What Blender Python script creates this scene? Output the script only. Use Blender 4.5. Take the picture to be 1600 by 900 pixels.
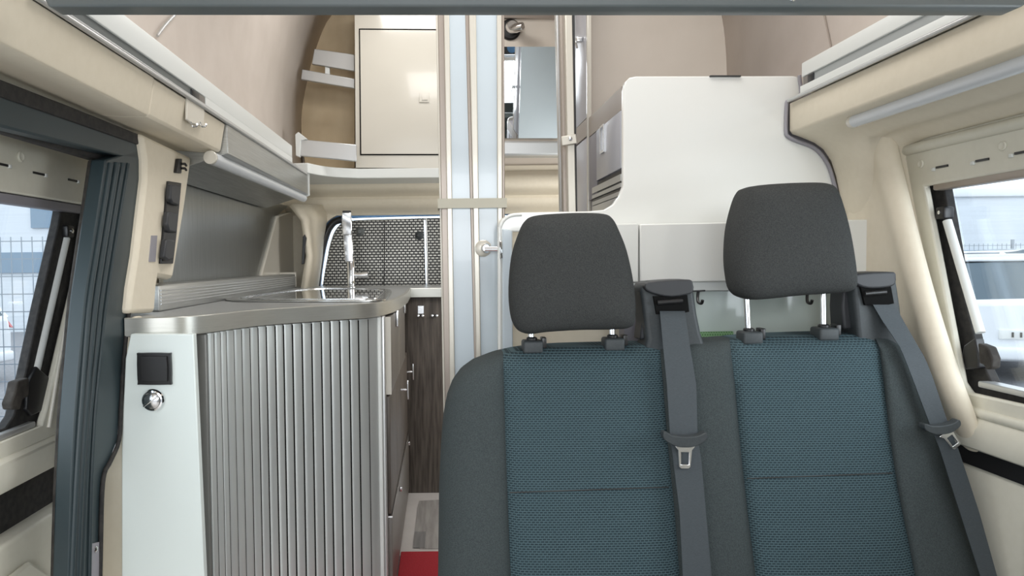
import bpy, bmesh, math, random
from mathutils import Vector, Matrix
random.seed(7)
R = math.radians
for o in list(bpy.data.objects): bpy.data.objects.remove(o)
S = bpy.context.scene
COL = S.collection

# ------------------------------------------------------------------ camera
F = 1100.0; PCX, PCY = 690.0, 450.0; ZC = 1.01
cam = bpy.data.cameras.new('camera'); camo = bpy.data.objects.new('camera', cam); COL.objects.link(camo)
cam.sensor_width = 36; cam.lens = 36*F/1600; cam.shift_x = (800-PCX)/1600; cam.clip_start = .02; cam.clip_end = 300
CR = Matrix.Rotation(R(90-2.08), 3, 'X') @ Matrix.Rotation(R(-0.6), 3, 'Z')
camo.matrix_world = Matrix.Translation((0, 0, ZC)) @ CR.to_4x4()
S.camera = camo
# ------------------------------------------------------------------ world, lights, exposure
S.view_settings.view_transform = 'Standard'; S.view_settings.look = 'None'
S.view_settings.exposure = -0.12; S.view_settings.gamma = 1; S.view_settings.use_curve_mapping = False
W = bpy.data.worlds.new('world'); S.world = W; W.use_nodes = True
bg = W.node_tree.nodes['Background']; bg.inputs[0].default_value = (.92, .96, 1, 1); bg.inputs[1].default_value = 2.4
def area(name, loc, rot, sx, sy, e, col=(1, 1, 1)):
    l = bpy.data.lights.new(name, 'AREA'); l.shape = 'RECTANGLE'; l.size = sx; l.size_y = sy; l.energy = e; l.color = col
    o = bpy.data.objects.new(name, l); COL.objects.link(o); o.location = loc; o.rotation_euler = rot; return o
area('windscreen_daylight', (.13, -1.36, 1.32), (R(88), 0, 0), 1.5, .6, 24, (.95, .98, 1))
area('roof_fill_light', (.13, 1.3, 2.27), (0, 0, 0), (.7), .7, 13, (1, .985, .96))  # added fill lamp under the roof shell, which has no window
area('side_window_daylight', (1.32, .6, 1.0), (0, R(90), 0), .5, 1.0, 12, (1, .99, .97))
area('side_window_daylight', (-1.1, .6, .95), (0, R(-90), 0), .5, 1.0, 3, (.97, .99, 1))
area('washroom_fill_light', (.96, 2.85, 1.2), (0, R(90), 0), .45, .5, 9, (1, .99, .97))  # added fill lamp to brighten the rear lining; the wall has no window here
area('roof_fill_light', (-.1, 2.7, 2.27), (0, 0, 0), .4, .4, 7, (1, .985, .96))  # second added overhead fill, for the rear end of the roof

# ------------------------------------------------------------------ pixel -> place
def ray(px, py):
    return CR @ Vector(((px-PCX)/F, (PCY-py)/F, -1))
O = Vector((0, 0, ZC))
def P(px, py, d):
    r = ray(px, py); return O + r*(d/r.y)
def PX(px, py, x):
    r = ray(px, py); return O + r*(x/r.x)
def PZ(px, py, z):
    r = ray(px, py); return O + r*((z-ZC)/r.z)
V = Vector
def proj(p):
    q = CR.transposed() @ (Vector(p)-O); return PCX-q.x/q.z*F, PCY+q.y/q.z*F
# ------------------------------------------------------------------ materials
def mat(name, col, rough=.5, metal=0, spec=.5, coat=0, emit=None, es=0):
    m = bpy.data.materials.new(name); m.use_nodes = True
    b = m.node_tree.nodes['Principled BSDF']
    b.inputs['Base Color'].default_value = (*col, 1); b.inputs['Roughness'].default_value = rough
    b.inputs['Metallic'].default_value = metal; b.inputs['Specular IOR Level'].default_value = spec
    b.inputs['Coat Weight'].default_value = coat
    if emit: b.inputs['Emission Color'].default_value = (*emit, 1); b.inputs['Emission Strength'].default_value = es
    return m
def N(m, t): return m.node_tree.nodes.new(t)
def L(m, a, b): m.node_tree.links.new(a, b)
def coords(m, sc=(1, 1, 1), rot=(0, 0, 0)):
    tc = N(m, 'ShaderNodeTexCoord'); mp = N(m, 'ShaderNodeMapping'); mp.inputs['Scale'].default_value = sc
    mp.inputs['Rotation'].default_value = rot
    L(m, tc.outputs['Object'], mp.inputs[0]); return mp.outputs[0]
def noisy(name, c1, c2, scale=(1, 1, 1), ns=20, rough=.5, metal=0, bump=0, detail=4, spec=.5, bd=.002, coat=0, lo=.35, hi=.65):
    m = mat(name, c1, rough, metal, spec, coat); b = m.node_tree.nodes['Principled BSDF']
    n = N(m, 'ShaderNodeTexNoise'); n.inputs['Scale'].default_value = ns; n.inputs['Detail'].default_value = detail
    L(m, coords(m, scale), n.inputs['Vector'])
    r = N(m, 'ShaderNodeValToRGB'); r.color_ramp.elements[0].color = (*c1, 1); r.color_ramp.elements[1].color = (*c2, 1)
    r.color_ramp.elements[0].position = lo; r.color_ramp.elements[1].position = hi
    L(m, n.outputs[0], r.inputs[0]); L(m, r.outputs[0], b.inputs['Base Color'])
    if bump:
        bp = N(m, 'ShaderNodeBump'); bp.inputs['Strength'].default_value = bump; bp.inputs['Distance'].default_value = bd
        L(m, n.outputs[0], bp.inputs['Height']); L(m, bp.outputs[0], b.inputs['Normal'])
    return m
def bricky(name, c1, c2, w, h, mortar, rough, metal, bump, rot=(R(90), 0, 0), spec=.3):
    m = mat(name, c1, rough, metal, spec); b = m.node_tree.nodes['Principled BSDF']
    t = N(m, 'ShaderNodeTexBrick'); t.inputs['Scale'].default_value = 1
    t.inputs['Brick Width'].default_value = w; t.inputs['Row Height'].default_value = h
    t.inputs['Mortar Size'].default_value = mortar; t.inputs['Mortar Smooth'].default_value = .6
    t.inputs['Color1'].default_value = (*c1, 1); t.inputs['Color2'].default_value = (*[v*.85 for v in c1], 1); t.inputs['Mortar'].default_value = (*c2, 1)
    mp = N(m, 'ShaderNodeTexCoord'); sx = N(m, 'ShaderNodeSeparateXYZ'); cx = N(m, 'ShaderNodeCombineXYZ')
    L(m, mp.outputs['Object'], sx.inputs[0]); L(m, sx.outputs[0], cx.inputs[0]); L(m, sx.outputs[2], cx.inputs[1])
    L(m, cx.outputs[0], t.inputs['Vector']); L(m, t.outputs['Color'], b.inputs['Base Color'])
    bp = N(m, 'ShaderNodeBump'); bp.inputs['Strength'].default_value = bump; bp.inputs['Distance'].default_value = .003; bp.invert = True
    L(m, t.outputs['Fac'], bp.inputs['Height']); L(m, bp.outputs[0], b.inputs['Normal'])
    return m
M = {}
M['beige'] = noisy('beige_plastic', (.70, .635, .51), (.72, .655, .53), ns=60, rough=.55, bump=.05)
M['beigel'] = noisy('pale_lining', (.66, .64, .55), (.68, .66, .57), ns=60, rough=.45, bump=.04)
M['roof'] = noisy('roof_fabric', (.59, .525, .47), (.63, .565, .51), ns=9, rough=.95, bump=.05, detail=6)
M['board'] = noisy('beige_board', (.68, .61, .53), (.71, .64, .56), ns=7, rough=.55)
M['white'] = noisy('white_laminate', (.78, .785, .755), (.79, .795, .765), ns=3, rough=.16, coat=.3)
M['whitem'] = mat('white_matt', (.70, .72, .70), .4)
M['whitec'] = mat('cool_white_laminate', (.76, .83, .81), .35)
M['cream'] = noisy('cream_laminate', (.60, .57, .50), (.615, .585, .515), ns=4, rough=.14, coat=.3)
M['stile'] = mat('cream_anodised', (.62, .59, .52), .3, .3)
M['taupe'] = mat('taupe_profile', (.36, .31, .27), .35, .3)
M['bluep'] = noisy('pale_blue_panel', (.52, .59, .64), (.55, .62, .67), ns=2, rough=.22, coat=.2)
M['alu'] = noisy('brushed_aluminium', (.42, .43, .42), (.52, .53, .52), scale=(1, 1, 90), ns=8, rough=.34, metal=.85, bump=.05, bd=.0005)
M['aluh'] = noisy('brushed_backsplash', (.36, .38, .38), (.44, .46, .46), scale=(60, 60, 1), ns=6, rough=.3, metal=.95, bump=.03, bd=.0005)
M['alug'] = mat('silver_profile', (.56, .57, .57), .32, .6)
M['slat'] = noisy('tambour_slat_silver', (.56, .59, .585), (.61, .64, .63), scale=(1, 1, .1), ns=30, rough=.36, metal=.45)
M['dslat'] = mat('tambour_gap_dark', (.010, .010, .010), .8, spec=.1)
M['dgpost'] = mat('dark_grey_profile', (.20, .20, .19), .35, .3)
M['edge'] = noisy('worktop_edge_aluminium', (.50, .50, .46), (.56, .56, .52), scale=(4, 4, 200), ns=5, rough=.3, metal=.7)
M['top'] = noisy('worktop_grey', (.30, .31, .31), (.38, .39, .39), ns=300, rough=.3)
M['steel'] = mat('stainless_steel', (.62, .62, .60), .18, 1)
M['chrome'] = mat('chrome', (.82, .83, .84), .06, 1)
M['chromes'] = mat('satin_chrome', (.80, .81, .82), .22, 1)
M['black'] = mat('black_plastic', (.012, .012, .013), .35)
M['blackm'] = noisy('black_rubber', (.012, .012, .012), (.03, .027, .025), ns=80, rough=.75, bump=.2)
M['brownr'] = noisy('worn_dark_seal', (.018, .015, .012), (.05, .044, .038), ns=50, rough=.8, bump=.3)
M['post'] = noisy('blue_grey_paint', (.023, .037, .043), (.028, .044, .050), ns=5, rough=.42)
M['beam'] = noisy('slate_beam', (.085, .105, .11), (.125, .14, .14), scale=(.6, 1, 1), ns=3, rough=.4, coat=.1)
M['wood'] = noisy('dark_grey_oak', (.062, .050, .041), (.14, .118, .10), scale=(14, 14, 1), ns=7, rough=.5, detail=8, bump=.1)
M['woodf'] = noisy('taupe_front', (.15, .135, .12), (.18, .165, .15), scale=(12, 12, 1), ns=5, rough=.4)
M['ply'] = noisy('tan_plywood', (.52, .40, .25), (.66, .54, .37), scale=(1, 1, .5), ns=6, rough=.7)
M['dgrey'] = noisy('charcoal_fabric', (.036, .038, .038), (.056, .059, .058), ns=500, rough=.95, bump=.3, spec=.2)
M['bolst'] = noisy('slate_fabric', (.040, .050, .052), (.062, .074, .076), ns=500, rough=.95, bump=.3, spec=.2)
M['teal'] = bricky('teal_mesh_fabric', (.025, .047, .057), (.072, .118, .136), .0078, .0042, .0014, .9, 0, .8)
M['belt'] = noisy('belt_webbing', (.034, .043, .050), (.048, .060, .069), scale=(1, 1, 12), ns=220, rough=.65, bump=.15)
M['bplast'] = noisy('slate_plastic', (.035, .042, .046), (.042, .05, .054), ns=200, rough=.55, bump=.1)
M['hat'] = mat('dark_cap', (.03, .032, .036), .5)
M['quilt'] = bricky('foil_quilting', (.46, .45, .41), (.045, .045, .045), .021, .0135, .0040, .3, .6, 1.0)
M['bluef'] = mat('blue_metal_frame', (.10, .22, .40), .25, .5)
M['floorw'] = noisy('pale_floor', (.55, .52, .50), (.60, .57, .55), ns=10, rough=.4)
M['inset'] = noisy('grey_wood_inlay', (.26, .245, .235), (.36, .345, .33), scale=(12, 1, 1), ns=6, rough=.5)
M['insetd'] = noisy('grey_wood_inlay_dark', (.18, .175, .175), (.25, .245, .24), scale=(12, 1, 1), ns=6, rough=.5)
M['red'] = noisy('red_pile', (.28, .008, .015), (.42, .015, .028), ns=300, rough=1, bump=.8)
M['mirror'] = mat('mirror_silver', (.86, .9, .92), .01, 1)
M['tube'] = mat('milky_tube', (.62, .65, .68), .25)
M['green'] = bricky('green_weave', (.14, .30, .12), (.30, .50, .28), .006, .006, .0012, .8, 0, .3)
M['frost'] = noisy('pale_green_gloss', (.60, .68, .64), (.64, .72, .68), ns=3, rough=.15, coat=.4)
M['grip'] = mat('lilac_grey', (.46, .47, .52), .28)
M['asphalt'] = noisy('asphalt', (.24, .24, .25), (.32, .32, .33), ns=30, rough=.9)
M['carw'] = mat('white_car_paint', (.82, .84, .86), .2, coat=.5)
M['carg'] = mat('car_glass', (.10, .14, .17), .08)
M['clad'] = noisy('pale_cladding', (.70, .74, .78), (.76, .80, .84), scale=(.2, .2, 8), ns=2, rough=.6)
M['cladd'] = mat('blue_cladding', (.24, .33, .42), .5)
M['tail'] = mat('red_tail_lamp', (.5, .03, .03), .2)
M['tyre'] = mat('tyre', (.02, .02, .02), .8)
M['fence'] = mat('galvanised_wire', (.30, .34, .38), .4, .4)
M['plate'] = mat('number_plate', (.75, .76, .74), .4)
M['dark'] = mat('dark_print', (.03, .03, .03), .5)
M['shadow'] = mat('dark_cavity', (.008, .008, .008), .9, spec=.1)
M['chan'] = mat('dark_channel', (.13, .145, .145), .4, .2)
M['greyc'] = mat('channel_grey', (.30, .32, .32), .45)
M['greyt'] = mat('grey_tag', (.28, .27, .30), .5)
g = bpy.data.materials.new('window_glass'); g.use_nodes = True; M['glass'] = g
nt = g.node_tree; nt.nodes.remove(nt.nodes['Principled BSDF'])
tr = N(g, 'ShaderNodeBsdfTransparent'); tr.inputs[0].default_value = (.93, .97, 1, 1)
gl = N(g, 'ShaderNodeBsdfGlossy'); gl.inputs['Roughness'].default_value = .03
mx = N(g, 'ShaderNodeMixShader'); mx.inputs[0].default_value = .10
L(g, tr.outputs[0], mx.inputs[1]); L(g, gl.outputs[0], mx.inputs[2]); L(g, mx.outputs[0], nt.nodes['Material Output'].inputs[0])

# ------------------------------------------------------------------ mesh helpers
def BM(): return bmesh.new()
def slab(bm, pts, vec):
    vs = [bm.verts.new(p) for p in pts]; f = bm.faces.new(vs)
    r = bmesh.ops.extrude_face_region(bm, geom=[f])
    bmesh.ops.translate(bm, verts=[g for g in r['geom'] if isinstance(g, bmesh.types.BMVert)], vec=vec)
    return bm
def slabh(bm, outer, holes, vec):
    es = []
    for lp in [outer]+holes:
        vs = [bm.verts.new(p) for p in lp]
        for i in range(len(vs)): es.append(bm.edges.new((vs[i], vs[(i+1) % len(vs)])))
    r = bmesh.ops.triangle_fill(bm, edges=es, use_beauty=True)
    fs = [g for g in r['geom'] if isinstance(g, bmesh.types.BMFace)]
    r = bmesh.ops.extrude_face_region(bm, geom=fs)
    bmesh.ops.translate(bm, verts=[g for g in r['geom'] if isinstance(g, bmesh.types.BMVert)], vec=vec)
    return bm
def box(bm, a, b, bev=0):
    a = V(a); b = V(b); c = (a+b)/2; s = V((abs(b.x-a.x), abs(b.y-a.y), abs(b.z-a.z)))
    r = bmesh.ops.create_cube(bm, size=1); vs = r['verts']
    bmesh.ops.scale(bm, vec=s, verts=vs); bmesh.ops.translate(bm, vec=c, verts=vs)
    if bev:
        es = list({e for v in vs for e in v.link_edges})
        bmesh.ops.bevel(bm, geom=es, offset=min(bev, min(s)*.45), segments=3, profile=.5, affect='EDGES')
    return bm
def quad(p00, p10, p11, p01): return [p00, p10, p11, p01]
def tube(bm, path, r, n=12, cap=True):
    path = [V(p) for p in path]; rings = []
    up = None
    for i, p in enumerate(path):
        t = (path[min(i+1, len(path)-1)]-path[max(i-1, 0)]).normalized()
        if up is None:
            up = t.orthogonal().normalized()
        up = (up - t*up.dot(t)).normalized(); s = t.cross(up)
        rr = r[i] if isinstance(r, (list, tuple)) else r
        rings.append([bm.verts.new(p+(up*math.cos(2*math.pi*k/n)+s*math.sin(2*math.pi*k/n))*rr) for k in range(n)])
    for a, b in zip(rings, rings[1:]):
        for k in range(n): bm.faces.new((a[k], a[(k+1) % n], b[(k+1) % n], b[k]))
    if cap:
        bm.faces.new(rings[0][::-1]); bm.faces.new(rings[-1])
    return bm
def ribbon(bm, lefts, rights, th, nrm):
    n = V(nrm)
    A = [bm.verts.new(p) for p in lefts]; B = [bm.verts.new(p) for p in rights]
    C = [bm.verts.new(V(p)+n*th) for p in lefts]; D = [bm.verts.new(V(p)+n*th) for p in rights]
    for i in range(len(A)-1):
        bm.faces.new((A[i], B[i], B[i+1], A[i+1])); bm.faces.new((C[i], C[i+1], D[i+1], D[i]))
        bm.faces.new((A[i], A[i+1], C[i+1], C[i])); bm.faces.new((B[i], D[i], D[i+1], B[i+1]))
    bm.faces.new((A[0], C[0], D[0], B[0])); bm.faces.new((A[-1], B[-1], D[-1], C[-1]))
    return bm
def cr(pts, n=6, closed=False):
    pts = [V(p) for p in pts]; out = []; m = len(pts)
    for i in range(m if closed else m-1):
        p1 = pts[i]; p2 = pts[(i+1) % m]
        p0 = pts[i-1] if (closed or i > 0) else p1*2-p2
        p3 = pts[(i+2) % m] if (closed or i+2 < m) else p2*2-p1
        for k in range(n):
            t = k/n
            out.append(.5*((2*p1)+(p2-p0)*t+(2*p0-5*p1+4*p2-p3)*t*t+(3*p1-p0-3*p2+p3)*t**3))
    if not closed: out.append(pts[-1])
    return out
def interp(tab, x):
    if x <= tab[0][0]: return tab[0][1]
    for (a, b), (c, d) in zip(tab, tab[1:]):
        if x <= c: return b+(d-b)*(x-a)/(c-a)
    return tab[-1][1]
def revolve(bm, prof, loc, axis, n=24):
    # prof: (radius, height along axis)
    ax = V(axis).normalized(); u = ax.orthogonal().normalized(); w = ax.cross(u); rings = []
    for r, h in prof:
        rings.append([bm.verts.new(V(loc)+ax*h+(u*math.cos(2*math.pi*k/n)+w*math.sin(2*math.pi*k/n))*max(r, 1e-4)) for k in range(n)])
    for a, b in zip(rings, rings[1:]):
        for k in range(n): bm.faces.new((a[k], a[(k+1) % n], b[(k+1) % n], b[k]))
    bm.faces.new(rings[0][::-1]); bm.faces.new(rings[-1]); return bm
def puffy(bm, outline, front, th, rings=7, pw=2.6, edge=.5):
    # closed cushion from outline points (world, on one plane); front = unit vector toward viewer
    c = sum((V(p) for p in outline), V())/len(outline); f = V(front)
    def ringset(sgn):
        rs = []
        for k in range(rings+1):
            a = k/rings*math.pi/2; s = math.cos(a)**(2/pw); h = math.sin(a)**(2/pw)
            rs.append([c+(V(p)-c)*max(s, .0)+f*(h*th*sgn) for p in outline])
        return rs
    n = len(outline); base = [bm.verts.new(p) for p in outline]
    for sgn in (1, -1):
        prev = base
        for rg in ringset(sgn)[1:-1]:
            cur = [bm.verts.new(p) for p in rg]
            for k in range(n):
                q = (prev[k], prev[(k+1) % n], cur[(k+1) % n], cur[k]); bm.faces.new(q if sgn > 0 else q[::-1])
            prev = cur
        top = bm.verts.new(c+f*th*sgn)
        for k in range(n):
            q = (prev[k], prev[(k+1) % n], top); bm.faces.new(q if sgn > 0 else q[::-1])
    return bm
def loc_of(o):
    v = V()
    while o: v += o.location; o = o.parent
    return v
def obj(name, bm, m, parent=None, bev=0, seg=2, smooth=38):
    bmesh.ops.recalc_face_normals(bm, faces=bm.faces[:])
    if parent: off = loc_of(parent)
    else:
        xs = [v.co for v in bm.verts]; lo = V([min(p[i] for p in xs) for i in range(3)]); hi = V([max(p[i] for p in xs) for i in range(3)])
        off = V(((lo.x+hi.x)/2, (lo.y+hi.y)/2, lo.z))
    bmesh.ops.translate(bm, vec=-off, verts=bm.verts[:])
    me = bpy.data.meshes.new(name); bm.to_mesh(me); bm.free()
    me.materials.append(M[m] if isinstance(m, str) else m)
    for p in me.polygons: p.use_smooth = True
    me.set_sharp_from_angle(angle=R(smooth))
    o = bpy.data.objects.new(name, me); COL.objects.link(o)
    if parent: o.parent = parent
    else: o.location = off
    if bev:
        b = o.modifiers.new('bevel', 'BEVEL'); b.width = bev; b.segments = seg; b.limit_method = 'ANGLE'; b.angle_limit = R(35); b.harden_normals = False
    return o
def thing(name, label, cat, loc=(0, 0, 0), group=None):
    o = bpy.data.objects.new(name, None); COL.objects.link(o); o.location = loc; o.empty_display_size = .05
    o['label'] = label; o['category'] = cat
    if group: o['group'] = group
    return o
def tag(o, label, cat, group=None, kind=None):
    o['label'] = label; o['category'] = cat
    if group: o['group'] = group
    if kind: o['kind'] = kind
    return o
def struct(o, label=None, cat=None):
    o['kind'] = 'structure'
    if label: o['label'] = label
    if cat: o['category'] = cat
    return o
def estruct(name, label, cat, loc=(0, 0, 0)):
    o = thing(name, label, cat, loc); o['kind'] = 'structure'; return o
def ext(prof, y0, y1):   # extrude xz profile along y as a solid polygon
    bm = BM(); slab(bm, [V((x, y0, z)) for x, z in prof], V((0, y1-y0, 0))); return bm

CX = .135            # centre of the vehicle
# ================================================================== STRUCTURE
# floor
fl = struct(obj('floor', box(BM(), (-1.0, -1.1, -.06), (1.2, 3.75, 0)), 'floorw'), 'pale grey vehicle floor between kitchen block and folding door', 'floor')
for pts, m_, nm in (
    ([(627, 783), (634, 795), (628, 830), (621, 852), (617, 858), (600, 858), (600, 783)], 'inset', 'a'),
    ([(655, 783), (690, 781), (690, 858), (656, 858), (646, 848), (650, 815), (652, 795)], 'inset', 'b')):
    q = [PZ(x, y, .0005) for x, y in pts]
    o = obj('floor_inlay', slab(BM(), [V((p.x, p.y, 0)) for p in q], V((0, 0, .002))), m_, fl)
for (a, b) in (((600, 832), (626, 857)), ((648, 832), (664, 857))):
    p = PZ(*a, 0); q = PZ(*b, 0)
    obj('floor_inlay', box(BM(), (p.x, q.y, .002), (q.x, p.y, .0035)), 'insetd', fl)

# roof shell (the raised roof above the beds)
prof = [(CX+.80, 1.40), (CX+.825, 1.50), (CX+.822, 1.70), (CX+.80, 1.85), (CX+.745, 2.05), (CX+.66, 2.22), (CX+.5, 2.32),
        (CX-.5, 2.32), (CX-.66, 2.22), (CX-.745, 2.05), (CX-.80, 1.85), (CX-.822, 1.70), (CX-.825, 1.50), (CX-.80, 1.40)]
sm = cr([V((a, 0, b)) for a, b in prof], 4)
bm = BM()
A = [bm.verts.new((p.x, -1.1, p.z)) for p in sm]; B = [bm.verts.new((p.x, 3.62, p.z)) for p in sm]
for i in range(len(A)-1): bm.faces.new((A[i], A[i+1], B[i+1], B[i]))
bmesh.ops.recalc_face_normals(bm, faces=bm.faces[:])
o = obj('ceiling', bm, 'roof'); so = o.modifiers.new('solid', 'SOLIDIFY'); so.thickness = .03; so.offset = 0
struct(o, 'pinkish beige fabric lining of the raised roof', 'ceiling')
# seams
obj('seam', tube(BM(), cr([PX(x, y, -.668) for x, y in ((276, 20), (262, 35), (252, 47), (246, 56))], 5), .0035, 8), 'alug', o)['label'] = 'pale grey cable on the left roof lining'
obj('seam', tube(BM(), [PX(1287, 20, CX+.808), PX(1300, 82, CX+.808)], .002, 6), 'taupe', o)

# right overhead side beam, whole length to partition
prR = [(.84, 1.382), (.84, 1.318), (.844, 1.311), (.87, 1.303), (.905, 1.292), (.93, 1.272), (.945, 1.25), (.955, 1.22), (.965, 1.20), (1.06, 1.20), (1.06, 1.45), (1.0, 1.45), (1.0, 1.382)]
prE = [(.84, 1.382), (.84, 1.318), (.846, 1.309), (.866, 1.302), (.899, 1.288), (.921, 1.272), (.940, 1.244), (.952, 1.208), (.965, 1.15), (.978, 1.10), (.992, 1.03), (1.0, .9), (1.06, .9), (1.06, 1.45), (1.0, 1.45), (1.0, 1.382)]
prN = [(.84, 1.382), (.84, 1.318), (.844, 1.311), (.87, 1.306), (.905, 1.299), (.922, 1.292), (.934, 1.283), (.945, 1.278), (.958, 1.278), (.972, 1.280), (.988, 1.274), (1.0, 1.262), (1.06, 1.262), (1.06, 1.45), (1.0, 1.45), (1.0, 1.382)]
bm = BM(); rg = []
for y, k in ((-.9, 0), (1.50, 0), (1.56, 0.02), (1.585, .3), (1.61, .65), (1.64, .9), (1.67, 1), (1.703, 1)):
    rg.append([bm.verts.new((a[0]+(b[0]-a[0])*k, y, a[1]+(b[1]-a[1])*k)) for a, b in zip(prN, prE)])
for a, b in zip(rg, rg[1:]):
    for k in range(16): bm.faces.new((a[k], a[(k+1) % 16], b[(k+1) % 16], b[k]))
bm.faces.new(rg[0]); bm.faces.new(rg[-1])
bmr = obj('trim_3', bm, 'beige', smooth=50); struct(bmr, 'beige moulded overhead lining above the right window', 'trim')
wr = struct(obj('wall_right', box(BM(), (1.0, 1.72, 0), (1.05, 3.62, 1.45)), 'beige'), 'beige lining of the right vehicle wall around the window', 'wall')
# right wall panel with window opening
XR = 1.03
def pr(px, py, x=XR): return PX(px, py, x)
win = [(1444, 291), (1500, 600), (1510, 613)]
zt = 1.172; zb = .757
wt = pr(1443, 291).y; wb = pr(1507, 612).y; y0w = .55
hole = [V((XR, wt, pr(1443, 291).z)), V((XR, wb+.01, pr(1507, 610).z+.015)), V((XR, wb-.01, pr(1507, 612).z)), V((XR, y0w, zb)), V((XR, y0w, zt))]
outer = [V((XR, -.9, 1.29)), V((XR, 1.62, 1.29)), V((XR, 1.62, 0)), V((XR, -.9, 0))]
bm = BM(); slabh(bm, outer, [hole], V((.015, 0, 0)))
obj('window_panel', bm, 'beigel', wr, bev=.004)
# crease/step frame around the window panel
for a, b, th in (((1412, 236), (1600, 197), .012), ((1488, 634), (1600, 672), .01)):
    pa, pb = pr(*a), pr(*b); pb = V((XR, .5, pa.z)); pa = V((XR, pa.y, pa.z))
    obj('step', tube(BM(), [pa, pb], th, 12), 'beigel', wr)
# slots above window, sinks below
for x, y, w in ((1473, 262, 9), (1536, 252, 10), (1597, 240, 10)):
    a = pr(x-w, y); b = pr(x+w, y); z = 1.01+.2*XR
    bmz = box(BM(), (XR-.003, a.y, a.z-.0022), (XR+.004, b.y, a.z+.0022))
    s = obj('slot', bmz, 'black', wr)
    obj('clip', box(BM(), (XR-.004, a.y+.004, a.z-.006), (XR+.004, a.y+.012, a.z+.001), .001), 'whitem', s)
for x, y in ((1440, 256), (1568, 228), (1524, 650), (1420, 312), (1393, 470), (1478, 590)):
    c = pr(x, y); obj('plug', revolve(BM(), [(.001, 0), (.008, 0), (.009, .002), (.007, .004), (.005, .003)], c, (-1, 0, 0), 16), 'beigel', wr)
o = obj('slot', box(BM(), (XR-.003, pr(1560, 649).y, pr(1551, 646).z-.002), (XR+.002, pr(1543, 645).y, pr(1551, 646).z+.001)), 'brownr', wr)
# moulded column between partition and window
rows = [(205, 1345, 1372, 1398), (235, 1345, 1376, 1408), (300, 1350, 1392, 1418), (425, 1350, 1424, 1443), (520, 1360, 1452, 1468), (600, 1370, 1478, 1490), (640, 1380, 1494, 1508), (700, 1390, 1522, 1535), (716, 1395, 1530, 1541)]
bm = BM(); grid = []
for py, a, b, c in rows:
    sx_ = max(0, min(1, (py-600)/105))**1.3*.064
    zz = PX(b, py, .985+sx_).z
    B_ = PX(b, py, .975+sx_); C_ = PX(c, py, XR)
    xs = []
    pts = [V((.975+sx_*.5+max(0, (1.2-zz))*.02, 1.70, zz)), V((.985+sx_, (1.70+B_.y)/2+.02, zz)), V((.985+sx_, B_.y+.045, zz)), V((.972+sx_, B_.y+.015, zz)), V((.972+sx_, B_.y-.008, zz)),
           V((min(XR+.003, .995+sx_), B_.y-.03, zz)), V((min(XR+.003, 1.02+sx_), C_.y+.012, zz)), V((XR+.004, C_.y-.01, zz))]
    grid.append([bm.verts.new(p) for p in pts])
for r0, r1 in zip(grid, grid[1:]):
    for k in range(len(r0)-1): bm.faces.new((r0[k], r0[k+1], r1[k+1], r1[k]))
o = obj('window_pillar', bm, 'beige', wr, smooth=80); s_ = o.modifiers.new('sub', 'SUBSURF'); s_.levels = 2; s_.render_levels = 2
s_ = o.modifiers.new('solid', 'SOLIDIFY'); s_.thickness = .006
# sill bulge and black strip, lower panel
z1 = PX(1555, 729, 1.0)
sillp = [(XR, .715), (1.012, .69), (.998, .665), (.998, .64), (XR, .64)]
obj('sill', ext([(XR+.01, .71), (1.024, .70), (1.014, .68), (1.012, .655), (1.016, .64), (XR+.01, .64)], .4, 1.43), 'beigel', wr, bev=.004)
obj('rub_strip', box(BM(), (1.024, .4, .606), (XR+.01, 1.40, .64)), 'black', wr)
obj('lower_panel', box(BM(), (XR-.003, .4, .0), (XR+.012, 1.62, .604), .006), 'beigel', wr)
obj('panel_step', ext([(XR-.003, .56), (XR-.010, .545), (XR-.010, .02), (XR-.003, .0)], .4, 1.22), 'beigel', wr, bev=.003)
# right wall behind the partition

# ---- window 1 (right)
w1 = estruct('window_1', 'right side window with black rubber frame and pale outside light', 'window', (XR+.03, 1.0, .75))
h2 = [V((XR+.05, p.y, p.z)) for p in hole]
gl_in = [pr(1474, 293, XR+.03), pr(1500, 440, XR+.03), pr(1527, 550, XR+.03), pr(1552, 604, XR+.03)]
gi = [V((p.x, p.y, p.z)) for p in gl_in]; gi[0].z = zt-.012
inner = gi + [V((XR+.045, y0w+.04, gi[-1].z)), V((XR+.045, y0w+.04, gi[0].z))]
ho = [V((XR+.03, wt+.09, zt+.03)), V((XR+.03, wb+.09, zb-.03)), V((XR+.03, y0w-.02, zb-.03)), V((XR+.03, y0w-.02, zt+.03))]
for p in inner: p.x = XR+.03
bm = BM(); slabh(bm, ho, [inner], V((.02, 0, 0))); obj('rubber_frame', bm, 'blackm', w1, bev=.003)
obj('glass', slab(BM(), [V((XR+.055, p.y, p.z)) for p in [V((0, wt+.0, zt+.01)), V((0, wb, zb-.01)), V((0, y0w, zb-.01)), V((0, y0w, zt+.01))]], V((.004, 0, 0))), 'glass', w1)
tr_ = [V((XR+.03, p.y, p.z)) for p in ho]
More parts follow.
